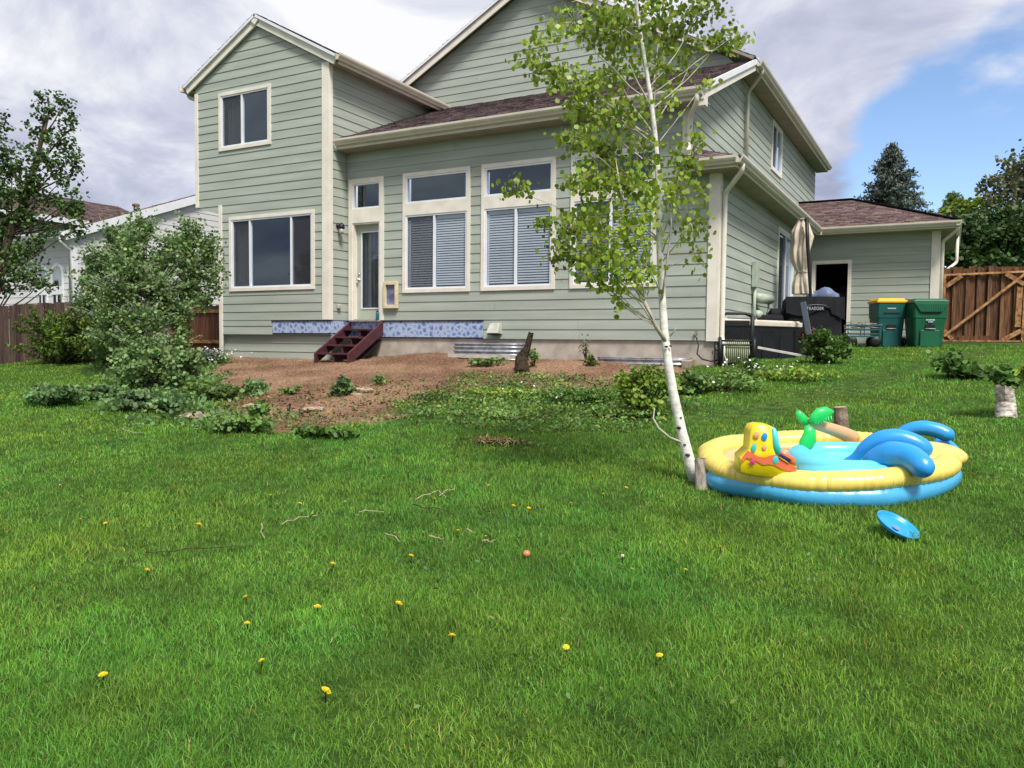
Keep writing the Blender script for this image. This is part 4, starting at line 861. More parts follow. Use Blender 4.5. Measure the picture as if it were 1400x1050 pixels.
def pool():
    z0 = g(*PC); t = thing('inflatable_pool', (PC[0], PC[1], z0), 'blue and yellow inflatable kiddie pool with slide, palm and wave arches', 'pool')
    def at(u, v, h):
        q = PC+PU*u+PV*v; return np.array([q[0], q[1], -1.6+.0945*q[1]+.0+h])
    def sup(th, a, b, e=.86): 
        c, s = math.cos(th), math.sin(th); return math.copysign(abs(c)**e, c)*a, math.copysign(abs(s)**e, s)*b
    cen = np.array(PC)
    def outline(th, k=1.0):           # an oval that narrows towards the wave end
        u, v = sup(th, .86, .72, .84); f = min(max((u-.15)/.75, 0), 1); f = f*f*(3-2*f)
        v *= 1-(.30 if v < 0 else .12)*f; v *= 1-.10*min(max((-u-.3)/.6, 0), 1); q = PU*u+PV*v; return cen+q*k
    def zat(q, h): return np.array([q[0], q[1], -1.6+.0945*q[1]+h])
    def ring(k, h, r, m, name, n=420, wr=.02, flat=1.0, seed=1):
        # tube with puckered pleats: its radius ripples along the ring, and it sags here and there
        B = MB(); P = []; R_ = []; rr = random.Random(seed)
        for i in range(n):
            th = 2*math.pi*i/n; P.append(zat(outline(th, k), h+.010*math.sin(th*3+seed)+.006*math.sin(th*7+seed*2))); R_.append(r*(1+wr*(rr.random()-.5)+.035*math.sin(th*5+seed)+.02*math.sin(th*11)))
        B.tube(P, R_, 20, closed=True, flat=flat); return B.build(name, m, t, True)
    ring(.985, .062, .080, P_BLUE, 'lower_ring', seed=2, wr=.035); up = ring(.965, .158, .094, P_YEL, 'upper_ring', wr=.085, seed=5, flat=.80)
    # seams round the upper ring
    S = MB()
    for i in range(90):
        th = 2*math.pi*(i+.3*random.random())/90; q = outline(th, .965); nn = (q-cen)/np.linalg.norm(q-cen)
        S.tube([zat(q+nn*.095*math.cos(k), .158+.076*math.sin(k)) for k in np.linspace(-.4, 1.1, 6)], .0015, 4)
    S.build('seam', P_YEL, up, kind='stuff')
    # floor: sand print on the left, water print on the right
    def disc(u0, v0, a, b, h, m, name):
        n = 48; V = [at(u0, v0, h)]; F = []
        for i in range(n): u, v = sup(2*math.pi*i/n, a, b); V.append(at(u0+u, v0+v, h))
        for i in range(n): F.append((0, 1+i, 1+(i+1) % n))
        return MB().add(V, F).build(name, m, t, True)
    V = [zat(cen, .13)]+[zat(outline(2*math.pi*k/60, .93), .15) for k in range(60)]; MB().add(V, [(0, 1+k, 1+(k+1) % 60) for k in range(60)]).build('sand_floor', P_SAND, t, True)
    # inner blue paddling basin: a second, softer ring
    B = MB(); P = []; R_ = []; n = 120
    for i in range(n):
        th = 2*math.pi*i/n; u, v = sup(th, .36, .40, .8); P.append(at(.16+u, -.10+v, .165-.02*math.sin(th))); R_.append(.075)
    B.tube(P, R_, 16, closed=True); B.build('paddling_ring', P_CYAN, t, True); disc(.16, -.10, .35, .39, .158, P_CYAN, 'paddling_floor')
    B = MB(); P = [at(u, v, h) for u, v, h in ((-.26, -.50, .15), (.02, -.56, .165), (.24, -.58, .165), (.36, -.50, .16))]; B.tube(P, [.075, .085, .085, .06], 14); B.build('paddling_wall', P_CYAN, t, True)
    # slide castle standing on the near left rim
    def slab(pts, c, ax, th, m, name, puff=.3, par=t):
        """puffed slab: outline pts (along ax, up), thickness th across"""
        ax = np.array(ax)/np.linalg.norm(ax); nr = np.array([ax[1], -ax[0], 0]); N_ = len(pts); cu = np.mean([p[0] for p in pts]); cz = np.mean([p[1] for p in pts]); V = []; F = []
        lev = [(-1, .955), (-.93, .985), (-.8, 1.0), (.8, 1.0), (.93, .985), (1, .955)]
        for o, s in lev:
            for (u, z) in pts: V.append(np.array(c)+ax*(cu+(u-cu)*s)+np.array([0, 0, cz+(z-cz)*s])+nr*o*th/2)
        for k in range(len(lev)-1):
            for i in range(N_): F.append((k*N_+i, k*N_+(i+1) % N_, (k+1)*N_+(i+1) % N_, (k+1)*N_+i))
        V.append(np.array(c)+ax*cu+np.array([0, 0, cz])-nr*th*(.5+puff*.2)); V.append(np.array(c)+ax*cu+np.array([0, 0, cz])+nr*th*(.5+puff*.2)); q = len(V)-2; L0 = (len(lev)-1)*N_
        for i in range(N_): F += [(q, (i+1) % N_, i), (q+1, L0+i, L0+(i+1) % N_)]
        return MB().add(V, F).build(name, m, par, True)
    Dc = 5.50; A = px(1008, 643, Dc); Bp = px(1086, 652, Dc-.02); ax = Bp-A; ax[2] = 0; s = Dc/F_PX; L_ = np.linalg.norm(ax)/80
    def uz(a, b): return ((a-1008)*L_, (648-b)*s)
    o3 = np.array([A[0], A[1], px(1040, 648, Dc)[2]])
    body = slab([uz(*q) for q in ((1007, 644), (1007, 622), (1019, 611), (1020, 588), (1024, 580), (1032, 578), (1046, 579), (1053, 583), (1056, 592), (1058, 606), (1066, 614), (1080, 622), (1085, 634), (1087, 652), (1060, 651), (1030, 648))], o3, ax, .20, P_BY, 'slide_castle')
    nr = np.array([ax[1], -ax[0], 0])/np.linalg.norm(ax); a1 = ax/np.linalg.norm(ax)
    def patch(pts, m, name, off):      # printed shape lying on the castle's near face
        V = []; 
        for q in pts: u, z = uz(*q); V.append(o3+a1*u+np.array([0, 0, z])+nr*off)
        c = np.mean(V, 0)+nr*.008; n = len(V); return MB().add([*V, c], [(i, (i+1) % n, n) for i in range(n)]).build(name, m, body, True)
    def circ(cx, cy_, rx, ry, n=14): return [(cx+rx*math.cos(2*math.pi*i/n), cy_+ry*math.sin(2*math.pi*i/n)) for i in range(n)]
    # coral wave band as a strip
    top = [(1009, 622), (1016, 613), (1024, 617), (1032, 621), (1040, 622), (1048, 619), (1056, 618), (1064, 624), (1074, 630), (1083, 634)]
    bot = [(1009, 630), (1015, 623), (1022, 624), (1030, 628), (1038, 632), (1046, 631), (1054, 632), (1064, 637), (1074, 640), (1084, 640)]
    V = []; offs = .112
    for a, b in zip(top, bot):
        for q in (a, b): u, z = uz(*q); V.append(o3+a1*u+np.array([0, 0, z])+nr*offs)
    MB().add(V, [(2*i, 2*i+1, 2*i+3, 2*i+2) for i in range(9)]).build('coral_band', P_CORAL, body, True)
    for (c, m, nm) in ((circ(1039, 594, 4, 5.5), P_WAVE, 'spot'), (circ(1025, 609, 3.2, 6), P_TURQ, 'spot'), (circ(1028, 592, 4, 4.5), P_PINK, 'spot'), (circ(1039, 609, 3, 4), P_PINK, 'spot'), (circ(1055, 625, 4.2, 5.5), P_TURQ, 'spot')): patch(c, m, nm, .114)
    patch([(1023+(6.5 if k % 2 == 0 else 2.6)*math.sin(k*math.pi/5), 628-(7 if k % 2 == 0 else 2.8)*math.cos(k*math.pi/5)) for k in range(10)], P_MAG, 'starfish', .118)
    slab([uz(*q) for q in ((1049, 583), (1054, 582), (1058, 590), (1060, 604), (1064, 612), (1062, 622), (1054, 620), (1051, 606))], o3-nr*.005, ax, .225, P_TURQ, 'slide_edge', par=body)
    slab([uz(*q) for q in ((1057, 613), (1064, 611), (1082, 622), (1084, 632), (1076, 630))], o3-nr*.0, ax, .215, P_CORAL, 'slide_chute', par=body)
    patch([(1060, 616), (1076, 624), (1073, 628), (1059, 620)], P_NAVY, 'chute_stripe', .124)
    # palm
    Dp = 6.35
    tr = [px(a, b, Dp+c) for a, b, c in ((1096, 574, -.1), (1103, 577, -.1), (1118, 581, -.08), (1135, 586, -.04), (1152, 592, 0), (1163, 597, .04), (1168, 600, .06))]
    B = MB(); B.tube(tr, [.022, .036, .042, .048, .054, .058, .05], 14); pt = B.build('palm_trunk', P_TAN, t, True)
    def frond(pts, ws, d, name='palm_frond'):
        B = MB(); P = [px(a, b, d) for a, b in pts]; B.tube(P, [w_*d/F_PX for w_ in ws], 12, flat=.55, upv=tuple(FW)); return B.build(name, P_GRN, pt, True)
    frond(((1108, 578), (1114, 573), (1122, 567), (1131, 563), (1140, 563)), (4, 8.5, 10.5, 7.5, 1.5), Dp-.16)
    frond(((1103, 579), (1098, 573), (1093, 567), (1090, 562)), (6, 6.5, 5.5, 3.5), Dp-.12)
    frond(((1103, 582), (1107, 590), (1106, 600), (1101, 609), (1095, 616)), (4, 8.5, 11, 10, 4), Dp-.18)
    S = MB()
    for i in range(7):
        a = px(1114+i*3.6, 575-i*1.1, Dp-.17); S.tube([a, px(1116+i*3.6, 580-i*.5+(i % 2)*2, Dp-.18)], [.010, .002], 6)
    S.build('frond_fringe', P_GRN, pt, True)
    # wave arches
    def arch(pts, ws, name='wave_arch'):
        P = [px(a, b, d) for a, b, d in pts]; n = len(P)
        # smooth with a Catmull-Rom pass
        Q = []; W2_ = []
        for i in range(n-1):
            p0, p1, p2, p3 = P[max(i-1, 0)], P[i], P[i+1], P[min(i+2, n-1)]
            for k in range(6):
                u = k/6; Q.append(.5*((2*p1)+(p2-p0)*u+(2*p0-5*p1+4*p2-p3)*u*u+(3*p1-p0-3*p2+p3)*u**3)); W2_.append((ws[i]*(1-u)+ws[i+1]*u)*6/F_PX)
        Q.append(P[-1]); W2_.append(ws[-1]*6/F_PX)
        e = (Q[-1]-Q[-2]); e = e/np.linalg.norm(e)
        for f, k in ((.5, .85), (.85, .5), (1.0, .15)): Q.append(P[-1]+e*ws[-1]*6/F_PX*f); W2_.append(ws[-1]*6/F_PX*k)
        return MB().tube(Q, W2_, 16).build(name, P_WAVE, t, True)
    arch(((1150, 637, 5.9), (1172, 628, 5.82), (1188, 612, 5.75), (1206, 602, 5.7), (1228, 600, 5.66), (1248, 606, 5.62), (1261, 613, 5.6)), (6, 10, 12, 13, 13, 13, 12.5))
    arch(((1182, 640, 5.6), (1198, 630, 5.52), (1217, 622, 5.44), (1240, 624, 5.34), (1253, 631, 5.26), (1261, 638, 5.2)), (9, 15, 17, 16, 15, 14))
    arch(((1222, 600, 6.6), (1240, 589, 6.55), (1260, 585, 6.5), (1280, 588, 6.45), (1294, 594, 6.42)), (8, 10, 11, 11, 11))
    arch(((1282, 606, 6.6), (1296, 611, 6.5), (1304, 619, 6.42)), (9, 10, 10))
    # plump yellow hump between the arches
    MB().ell(px(1268, 622, 6.02), (.27, .33, .10), 20, 12).build('yellow_hump', P_YEL, t, True)
    MB().ell(px(1232, 648, 5.62), (.17, .12, .055), 16, 10).build('yellow_hump', P_YEL, t, True)
    MB().lathe(px(1179, 633, 5.72), [(.012, 0), (.012, .03), (.006, .034)], 10).build('valve', P_GRN, t, True)
    MB().lathe(px(1158, 648, 5.6), [(.014, 0), (.012, .016), (.005, .022)], 10).build('valve', plastic('valve_grey', (.3, .28, .35)), t, True)
pool()
# flying disc, lying upside down and tilted in the grass
c = onG(1224, 733); rot = Vector((0, 0, 1)).rotation_difference(Vector(np.array([0, 0, 1.0])-.42*FW*np.array([1, 1, 0])+.36*RT*np.array([1, 1, 0]))).to_matrix()
B = MB(); B.lathe(c+np.array([0, 0, .045]), [(.001, 0), (.05, 0), (.052, .002), (.075, .001), (.077, .003), (.10, .003), (.118, .012), (.126, .028), (.128, .033), (.124, .035), (.118, .02), (.1, .008), (.07, .006), (.05, .007), (.001, .006)], 40, rot)
fd = B.build('flying_disc', plastic('disc_blue', (.01, .30, .68)), None, True); tag(fd, 'bright blue plastic flying disc lying tilted in the grass', 'flying disc')
MB().lathe(c+np.array([.005, -.03, .056]), [(.001, 0), (.022, 0), (.022, .001), (.001, .001)], 9, rot).build('worn_print', mat('worn_print', (.22, .16, .2), .5, .5, 90, col2=(.03, .25, .55)), fd)

# ------------------------------------------------------------------ steps
ST = thing('door_steps', (-10.7, 12.6, -.42), 'maroon wooden steps with open risers below the back door', 'steps'); x0, x1 = -11.12, -10.27
for x in (x0, x1):
    MB().hexa([(x-.02, 13.17, .16), (x+.02, 13.17, .16), (x+.02, 12.08, -.47), (x-.02, 12.08, -.47), (x-.02, 13.17, .42), (x+.02, 13.17, .42), (x+.02, 12.08, -.24), (x-.02, 12.08, -.24)]).build('stringer', MAROON, ST, bevel=.004)
for i in range(4):
    y = 12.12+i*.27; z = -.27+i*.165
    MB().box(x0+.022, x1-.022, y, y+.24, z, z+.035).build('tread', MAROON, ST, bevel=.004)
    MB().box((x0+x1)/2-.02, (x0+x1)/2+.02, y+.02, y+.25, z-.15, z).build('divider', MAROON, ST)
MB().box(x0+.022, x1-.022, 12.10, 12.13, -.47, -.43).build('bottom_rail', MAROON, ST)
MB().hexa([(x0+.025, 13.16, .02), (x1-.025, 13.16, .02), (x1-.025, 12.36, -.5), (x0+.025, 12.36, -.5), (x0+.025, 13.16, .05), (x1-.025, 13.16, .05), (x1-.025, 12.36, -.47), (x0+.025, 12.36, -.47)]).build('shade_sheet', BLACK, ST)  # added black sheet, stands in for the shade seen through the open risers
# teal bottle on the threshold
b0 = onY(516, 436, 13.12); b0[2] = .447
tb = thing('water_bottle', b0, 'small teal water bottle standing on the back door threshold', 'bottle'); TEAL = plastic('bottle_teal', (.005, .12, .16))
MB().lathe(b0, [(.034, 0), (.036, .01), (.036, .13), (.030, .15), (.02, .16)], 14).build('body', TEAL, tb, True); MB().lathe(b0+np.array([0, 0, .16]), [(.022, 0), (.024, .005), (.024, .03), (.015, .035)], 12).build('cap', BLACK, tb, True)

# ------------------------------------------------------------------ window wells
def well(x0, x1, ztop, zbot, dep, label, m):
    cx, a = (x0+x1)/2, (x1-x0)/2; n = 40; nz = 24; V = []; F = []
    for k in range(nz+1):
        z = zbot+(ztop-zbot)*k/nz; rip = .014*math.sin(k/nz*(ztop-zbot)/.075*2*math.pi)
        for i in range(n+1):
            th = math.pi*i/n; c, s = math.cos(th), math.sin(th); c = math.copysign(abs(c)**.45, c); s = s**.45
            V.append((cx-(a+rip)*c, 13.2-(dep+rip)*s, z))
    for k in range(nz):
        for i in range(n): q = k*(n+1)+i; F.append((q, q+1, q+n+2, q+n+1))
    o = MB().add(V, F).build('window_well', m, None, True); tag(o, label, 'window well')
    P = [(cx-a*math.copysign(abs(math.cos(math.pi*i/n))**.45, math.cos(math.pi*i/n)), 13.2-dep*math.sin(math.pi*i/n)**.45, ztop+.004) for i in range(n+1)]
    MB().tube(P, .014, 8).build('rim', m, o, True); return o
well(-8.38, -6.92, -.03, -.33, .42, 'corrugated galvanised window well beside the dirt mound', GALV)
well(-5.40, -3.78, -.235, -.5, .42, 'low corrugated window well half buried near the aspen trunk', GALV)
o = MB().bar((-8.36, 12.73, -.25), (-6.9, 12.73, -.255), .03, .07).build('wood_sill', mat('bleached_wood', (.5, .47, .4), .8, .15, 10), None); tag(o, 'bleached board along the foot of the left window well', 'board')
o = MB().bar(onG(937, 503)+np.array([0, 0, .05]), onG(962, 493)+np.array([0, 0, .05]), .14, .13).build('timber', mat('old_timber', (.33, .27, .21), .9, .2, 9), None, bevel=.01); tag(o, 'weathered timber beside the buried window well', 'timber')
# tap with short black hose on the foundation
c = onY(952, 458, 13.17); t = thing('garden_tap', c, 'garden tap on the siding with a black hose hanging down', 'tap'); B = MB(); B.tube([c+np.array([0, .04, .02]), c+np.array([0, -.05, .02]), c+np.array([0, -.07, -.03])], .012, 8); B.lathe(c+np.array([0, -.02, .035]), [(.004, 0), (.004, .02), (.026, .022), (.026, .03)], 10); B.build('spigot', mat('brass', (.25, .13, .06), .4, metal=.6), t, True)
B = MB(); B.tube([px(*q) for q in ((952, 461, 13.2), (955, 472, 13.15), (953, 484, 13.1), (960, 491, 13.1), (972, 494, 13.1), (982, 492, 13.15))], .012, 8); B.build('hose', BLACK, t, True)

# ------------------------------------------------------------------ stumps and cut wood
def stump(name, label, pts, rad, m, top=LITTER):
    P = [np.array(q) for q in pts]; t = thing(name, P[0], label, 'stump'); B = MB(); n = 12; B.tube(P, rad, n)
    v = [list(q) for q in B.v]; rr = random.Random(int(abs(P[0][0])*1000))
    B.v = [tuple(q[i]+rr.uniform(-.07, .07)*rad[0] for i in range(3)) for q in v]; o = B.build('trunk', m, t)
    d = P[-1]-P[-2]; d = d/np.linalg.norm(d); V = [np.array(q)+d*.004 for q in B.v[-n:]]; MB().add([*V, np.mean(V, 0)+d*.01], [(i, (i+1) % n, n) for i in range(n)]).build('cut_face', top, t); return t
q = onG(714, 508); stump('leaning_stump', 'dark rotting stump leaning up from the dirt in front of the foundation', [q+np.array([0, 0, -.05]), px(713, 490, 13.4), px(721, 475, 13.4), px(726, 455, 13.4)], [.14, .10, .06, .045], mat('rotten_bark', (.05, .037, .024), .95, .4, 30, 1, 60, col2=(.014, .012, .008), spec=.1))
q = onG(961, 668); stump('cut_stump', 'short grey sawn stump right against the aspen trunk', [q+np.array([0, 0, -.03]), px(961, 650, 5.92), px(958, 629, 5.95)], [.06, .055, .05], mat('grey_stump', (.33, .29, .24), .9, .3, 20, .6, 50, (1, 1, .3), col2=(.17, .14, .115)))
q = onG(972, 665); stump('cut_stump', 'smaller split brown stump beside the inflatable pool', [q+np.array([0, 0, -.03]), px(971, 650, 5.9), px(970, 636, 5.92)], [.04, .036, .034], BARKD)
q = onG(1150, 586); stump('cut_stump', 'round sawn log stump standing behind the inflatable pool', [q+np.array([0, 0, -.03]), px(1150, 572, 7.85), px(1149, 557, 7.85)], [.075, .07, .06], mat('brown_birch', (.26, .20, .15), .9, .3, 14, .5, 40, col2=(.12, .08, .06)))
q = onG(1375, 570); bs = stump('birch_stump', 'white birch stump with leafy sprouts at the right edge of the lawn', [q+np.array([0, 0, -.04]), px(1375, 552, 8.2), px(1373, 535, 8.2), px(1374, 515, 8.2)], [.10, .085, .09, .08], mat('birch_bark', (.62, .58, .52), .8, .2, 12, .4, 40, (1, 1, 4), col2=(.16, .11, .09)))
P, cc = clumps(px(1370, 514, 8.0), (.2, .16, .12), 190, 14); V, Fc = leaf_arrays(P, .07); mk_np('sprouts', V, Fc, L_DEC, bs, tones(len(Fc)), kind='stuff')
P, cc = clumps(px(1393, 508, 8.2), (.12, .1, .07), 50, 5); V, Fc = leaf_arrays(P, .09); mk_np('sprouts', V, Fc, L_YEL, bs, tones(len(Fc)), kind='stuff')
# flat stones on the dirt
for (a, b, s, lab) in ((497, 536, .16, 'largest flat brown stone on the bare dirt'), (486, 541, .09, 'small flat stone touching the largest one on the dirt'), (428, 562, .15, 'pale flat stone near the front of the dirt'), (345, 558, .15, 'flat stone beside the thistle at the left of the dirt'), (265, 572, .2, 'long flat pale stone among the left weeds'), (116, 493, .45, 'pale log lying at the foot of the juniper')):
    c = onG(a, b); B = MB(); B.ell(c+np.array([0, 0, s*.16]), (s, s*.6, s*.22), 10, 6, .8, Matrix.Rotation(random.uniform(-.5, .5)+.4, 3, 'Z')); B.v = [tuple(x+random.uniform(-.06, .06)*s for x in q) for q in B.v]
    o = B.build('stone', mat('flat_stone', (.36, .28, .2), .9, .25, 14, .4, 50), None); tag(o, lab, 'stone')
# twigs in the grass
tw = [((200, 764), (260, 759), (325, 756)), ((357, 722), (358, 735), (362, 745)), ((385, 724), (410, 716), (435, 713)), ((423, 715), (432, 712), (442, 710)), ((568, 690), (585, 682), (600, 679), (610, 688)), ((600, 684), (612, 677), (622, 675)), ((565, 699), (585, 702), (605, 706), (622, 712)), ((527, 738), (540, 742), (546, 751)), ((585, 742), (596, 744), (607, 746)), ((658, 704), (670, 708), (676, 714)), ((658, 749), (668, 749), (678, 749)), ((638, 733), (644, 735), (650, 737)), ((705, 740), (712, 745), (716, 750)), ((490, 708), (505, 706), (525, 709)), ((165, 590), (180, 596), (195, 597))]
for k, q in enumerate(tw):
    P0 = [onG(a, b)+np.array([0, 0, .045]) for a, b in q]; P = []
    for i in range(len(P0)-1):
        for u in (0, .33, .66): P.append(P0[i]*(1-u)+P0[i+1]*u+np.array([random.uniform(-.006, .006), random.uniform(-.006, .006), random.uniform(-.012, .004)]))
    P.append(P0[-1]); o = MB().tube(P, [.0042-.0022*i/len(P) for i in range(len(P))], 6).build('dry_twig', LITTER if k % 3 else BARKD, None, True)
    tag(o, 'thin dry twig lying in the lawn grass', 'twig', 'dry twigs scattered on the lawn')
c = onG(680, 607); n = 420; P = c+RNG.normal(size=(n, 3))*np.array([.15, .055, 0]); P[:, 2] = G(P[:, 0], P[:, 1])+RNG.uniform(.012, .045, n); V, Fc = leaf_arrays(P, RNG.uniform(.05, .11, n), .25, 0, sides=4, up=1.0)
o = mk_np('straw_patch', V, Fc, mat('straw', (.40, .32, .14), .9, .3, 40, attr='tone'), None, tones(n, .5, 1.3, .1), kind='stuff'); tag(o, 'patch of pale dry straw on the lawn below the weed bank', 'straw')
# dandelions
dl = [(445, 946, 1.2), (358, 905, .8), (141, 923, 1), (618, 870, 1), (545, 826, 1), (434, 831, 1), (336, 818, 1.15), (338, 853, .8), (902, 897, .8), (774, 886, .8), (455, 771, .8), (626, 727, 1), (664, 735, .9), (272, 718, 1.2), (410, 689, .8), (370, 678, 1), (524, 652, .8), (558, 645, .7), (110, 711, .8), (144, 716, .8), (562, 760, .8), (594, 683, .9), (668, 664, .7), (702, 692, .8), (723, 695, .7), (579, 729, .6), (856, 667, .7), (825, 676, .7), (810, 652, .6), (985, 749, .8), (937, 779, .6), (240, 702, .6), (201, 780, .8), (82, 663, .5), (780, 688, .5), (851, 760, .5)]
DH = None
for i, (a, b, s) in enumerate(dl):
    c = onG(a, b, .046); gz = g(c[0], c[1]); t = thing('dandelion', (c[0], c[1], gz), 'yellow dandelion flower open in the lawn grass', 'dandelion', 'yellow dandelions dotted over the lawn')
    if DH is None:
        B = MB(); rr = random.Random(3)
        for ringn, (r, zt, n) in enumerate(((.020, .002, 16), (.015, .006, 13), (.009, .009, 9))):
            for k in range(n):
                th = 2*math.pi*(k+.5*ringn)/n+rr.uniform(-.1, .1); d = np.array([math.cos(th), math.sin(th), 0]); e = np.array([-d[1], d[0], 0]); B.add([d*.002, d*r*.7+e*.003+np.array([0, 0, zt]), d*r+np.array([0, 0, zt*.7]), d*r*.7-e*.003+np.array([0, 0, zt])], [(0, 1, 2, 3)])
        B.ell((0, 0, .003), (.007, .007, .006), 8, 6)
        hd = B.build('flower_head', YEL_F, None); DH = hd.data; bpy.data.objects.remove(hd)
        hd0 = np.array([np.mean([q[0] for q in B.v]), np.mean([q[1] for q in B.v]), min(q[2] for q in B.v)])
    h = bpy.data.objects.new('flower_head', DH); COL.objects.link(h); h.parent = t; h.location = (0, 0, .046); h.scale = (s, s, s); h.rotation_euler = (random.uniform(-.2, .5), random.uniform(-.4, .4), random.uniform(0, 6))
    MB().tube([(c[0], c[1], gz), (c[0]+.002, c[1], gz+.046)], .002, 5).build('stem', L_WEED, t)
c = onG(720, 757, .03); o = MB().ell(c, (.022, .02, .02), 12, 8).build('orange_ball', plastic('orange_plastic', (.75, .20, .10)), None, True); tag(o, 'small orange ball lying in the lawn', 'ball')
c = onG(851, 760, .03); o = MB().ell(c, (.010, .012, .010), 8, 6).build('pebble', WHITE_F, None, True); tag(o, 'tiny white pebble in the lawn right of the orange ball', 'pebble')

# ------------------------------------------------------------------ clutter by the right wall
def rel(c, yaw):
    cs, sn = math.cos(yaw), math.sin(yaw); return lambda x, y, z: (c[0]+cs*x-sn*y, c[1]+sn*x+cs*y, c[2]+z)
def rbox(B, f, x0, x1, y0, y1, z0, z1, tx=0, ty=0):      # tx, ty: how much each side leans out towards the top
    return B.hexa([f(x0, y0, z0), f(x1, y0, z0), f(x1, y1, z0), f(x0, y1, z0), f(x0-tx, y0-ty, z1), f(x1+tx, y0-ty, z1), f(x1+tx, y1+ty, z1), f(x0-tx, y1+ty, z1)])
# hose reel
c = px(1005, 497, 13.25); c[2] = g(c[0], c[1])-.02; f = rel(c, .35); t = thing('hose_reel', c, 'black hose reel cart with a coiled hose at the house corner', 'hose reel')
B = MB()
for sx in (-.27, .27):
    B.tube([f(sx, -.22, 0), f(sx, -.20, .42), f(sx, -.12, .46)], .032, 8); B.tube([f(sx, .20, 0), f(sx, .10, .4), f(sx, .05, .84)], .036, 8); B.tube([f(sx, -.2, .2), f(sx, .15, .2)], .018, 8)
B.tube([f(-.27, .05, .82), f(-.15, .05, .875), f(.15, .05, .875), f(.27, .05, .82)], .024, 8); B.tube([f(-.27, -.20, .42), f(.27, -.20, .42)], .016, 8); B.tube([f(-.27, -.21, .35), f(.27, -.21, .35)], .012, 8); B.build('frame', BLACK, t, True)
B = MB(); rbox(B, f, -.22, .22, -.02, .10, .66, .76); B.build('tray', BLACK, t, bevel=.01)
HOSE = mat('hose_green', (.36, .40, .24), .5, .1, 9); B = MB(); P = [f(-.2+.4*k/240, .0+.19*math.cos(k*.33)*(1+.03*math.sin(k)), .24+.19*math.sin(k*.33)) for k in range(240)]; B.tube(P, .012, 6); B.build('hose', HOSE, t, True)
B = MB(); B.tube([f(-.2, -.2, .35), f(-.21, -.24, .2), f(-.17, -.25, .1), f(-.16, -.26, .0)], .012, 6); B.build('hose_end', mat('hose_pale', (.6, .6, .5), .5), t, True)
B = MB(); B.tube([f(-.29, -.05, .25), f(-.36, -.05, .3), f(-.38, -.05, .22), f(-.33, -.05, .12)], .012, 6); B.build('crank', BLACK, t, True)
for sx in (-.3, .3): MB().lathe(f(sx, .17, .09), [(.02, -.03), (.09, -.025), (.09, .025), (.02, .03)], 16, Matrix.Rotation(math.pi/2, 3, 'Y')).build('wheel', BLACK, t, True)
# deck box with beige lid
a = px(985, 440, 13.5); b = px(1096, 446, 14.9); yaw = math.atan2(b[1]-a[1], b[0]-a[0]); Lb = math.hypot(b[0]-a[0], b[1]-a[1]); zb = g(a[0]+.7, a[1]+.5)-.02; c = np.array([a[0], a[1], zb]); f = rel(c, yaw); zt = .40-zb
t = thing('deck_box', f(Lb/2, .25, 0), 'black deck box with a beige lid against the right wall', 'storage box')
B = MB(); rbox(B, f, .10, Lb-.10, .03, .46, 0, zt-.05, .03, .02); BX = B.build('body', BLACK, t, bevel=.01)
B = MB()
for k in range(4): rbox(B, f, .16+k*(Lb-.3)/4, .12+(k+1)*(Lb-.3)/4, .012, .03, .06, zt-.12)
B.build('panel', COVER, BX)
B = MB(); rbox(B, f, 0, Lb, -.02, .50, zt-.055, zt+.03); rbox(B, f, .03, Lb-.03, .0, .48, zt+.03, zt+.055, -.02, -.02); B.build('lid', mat('beige_plastic', (.62, .56, .47), .5, .08, 6), t, bevel=.012)
MB().hexa([f(.35, .1, zt+.058), f(1.05, .06, zt+.058), f(1.1, .42, zt+.058), f(.32, .42, zt+.058), f(.35, .1, zt+.08), f(1.05, .06, zt+.08), f(1.1, .42, zt+.08), f(.32, .42, zt+.08)]).build('tarp_sheet', mat('slate_sheet', (.10, .115, .15), .5, .1, 6), t, bevel=.005)
# covered grill with two-level draped cover
def drape(f, w_, d, h, seed, n=64, nz=18, shoulder=.62, flare=.09):
    rr = random.Random(seed); V = []; F = []; ph = [rr.uniform(0, 6.3) for _ in range(6)]
    for k in range(nz+1):
        z = h*k/nz
        for i in range(n):
            th = 2*math.pi*i/n; c_, s_ = math.cos(th), math.sin(th); c2 = math.copysign(abs(c_)**.35, c_); s2 = math.copysign(abs(s_)**.35, s_); u = 1-k/nz
            fold = 1+u*(.035*math.sin(th*9+ph[0])+.03*math.sin(th*5+ph[1])+.02*math.sin(th*17+ph[2])); sc_ = (1+flare*u)*fold
            top = 1 if k < nz else .9
            V.append(f(c2*w_/2*sc_*top, s2*d/2*sc_*top, z+(.018*math.sin(th*4+ph[3]) if k == nz else 0)+(.012*math.sin(th*7+ph[4]) if k == 0 else 0)))
    for k in range(nz):
        for i in range(n): F.append((k*n+i, k*n+(i+1) % n, (k+1)*n+(i+1) % n, (k+1)*n+i))
    m_ = len(V); V.append(f(0, 0, h+.03))
    for i in range(n): F.append((nz*n+i, nz*n+(i+1) % n, m_))
    return MB().add(V, F)
q = px(1107, 487, 15.9); q[2] = g(q[0], q[1]); YG_ = .42; f = rel(q, YG_)
t = thing('covered_grill', q, 'large grill under a black fabric cover in front of the garage doorway', 'grill cover')
drape(f, 1.05, .52, 1.12, 4).build('cover', COVER, t, True); f2 = rel(np.array(f(-.62, .05, 0)), YG_); drape(f2, .42, .4, .88, 9).build('side_cover', COVER, t, True)
f3 = rel(np.array(f(0, 0, 0)), YG_); B = MB(); V = []; F = []
for i in range(41):          # overhanging upper flap of the cover
    u = -.56+1.12*i/40; hang = .80+.06*math.sin(u*7)+.05*math.sin(u*3+1)-(.10 if u > .3 else 0); V += [f3(u, -.262-.006*math.sin(i), 1.13), f3(u, -.300-.008*math.sin(i*1.3), hang)]
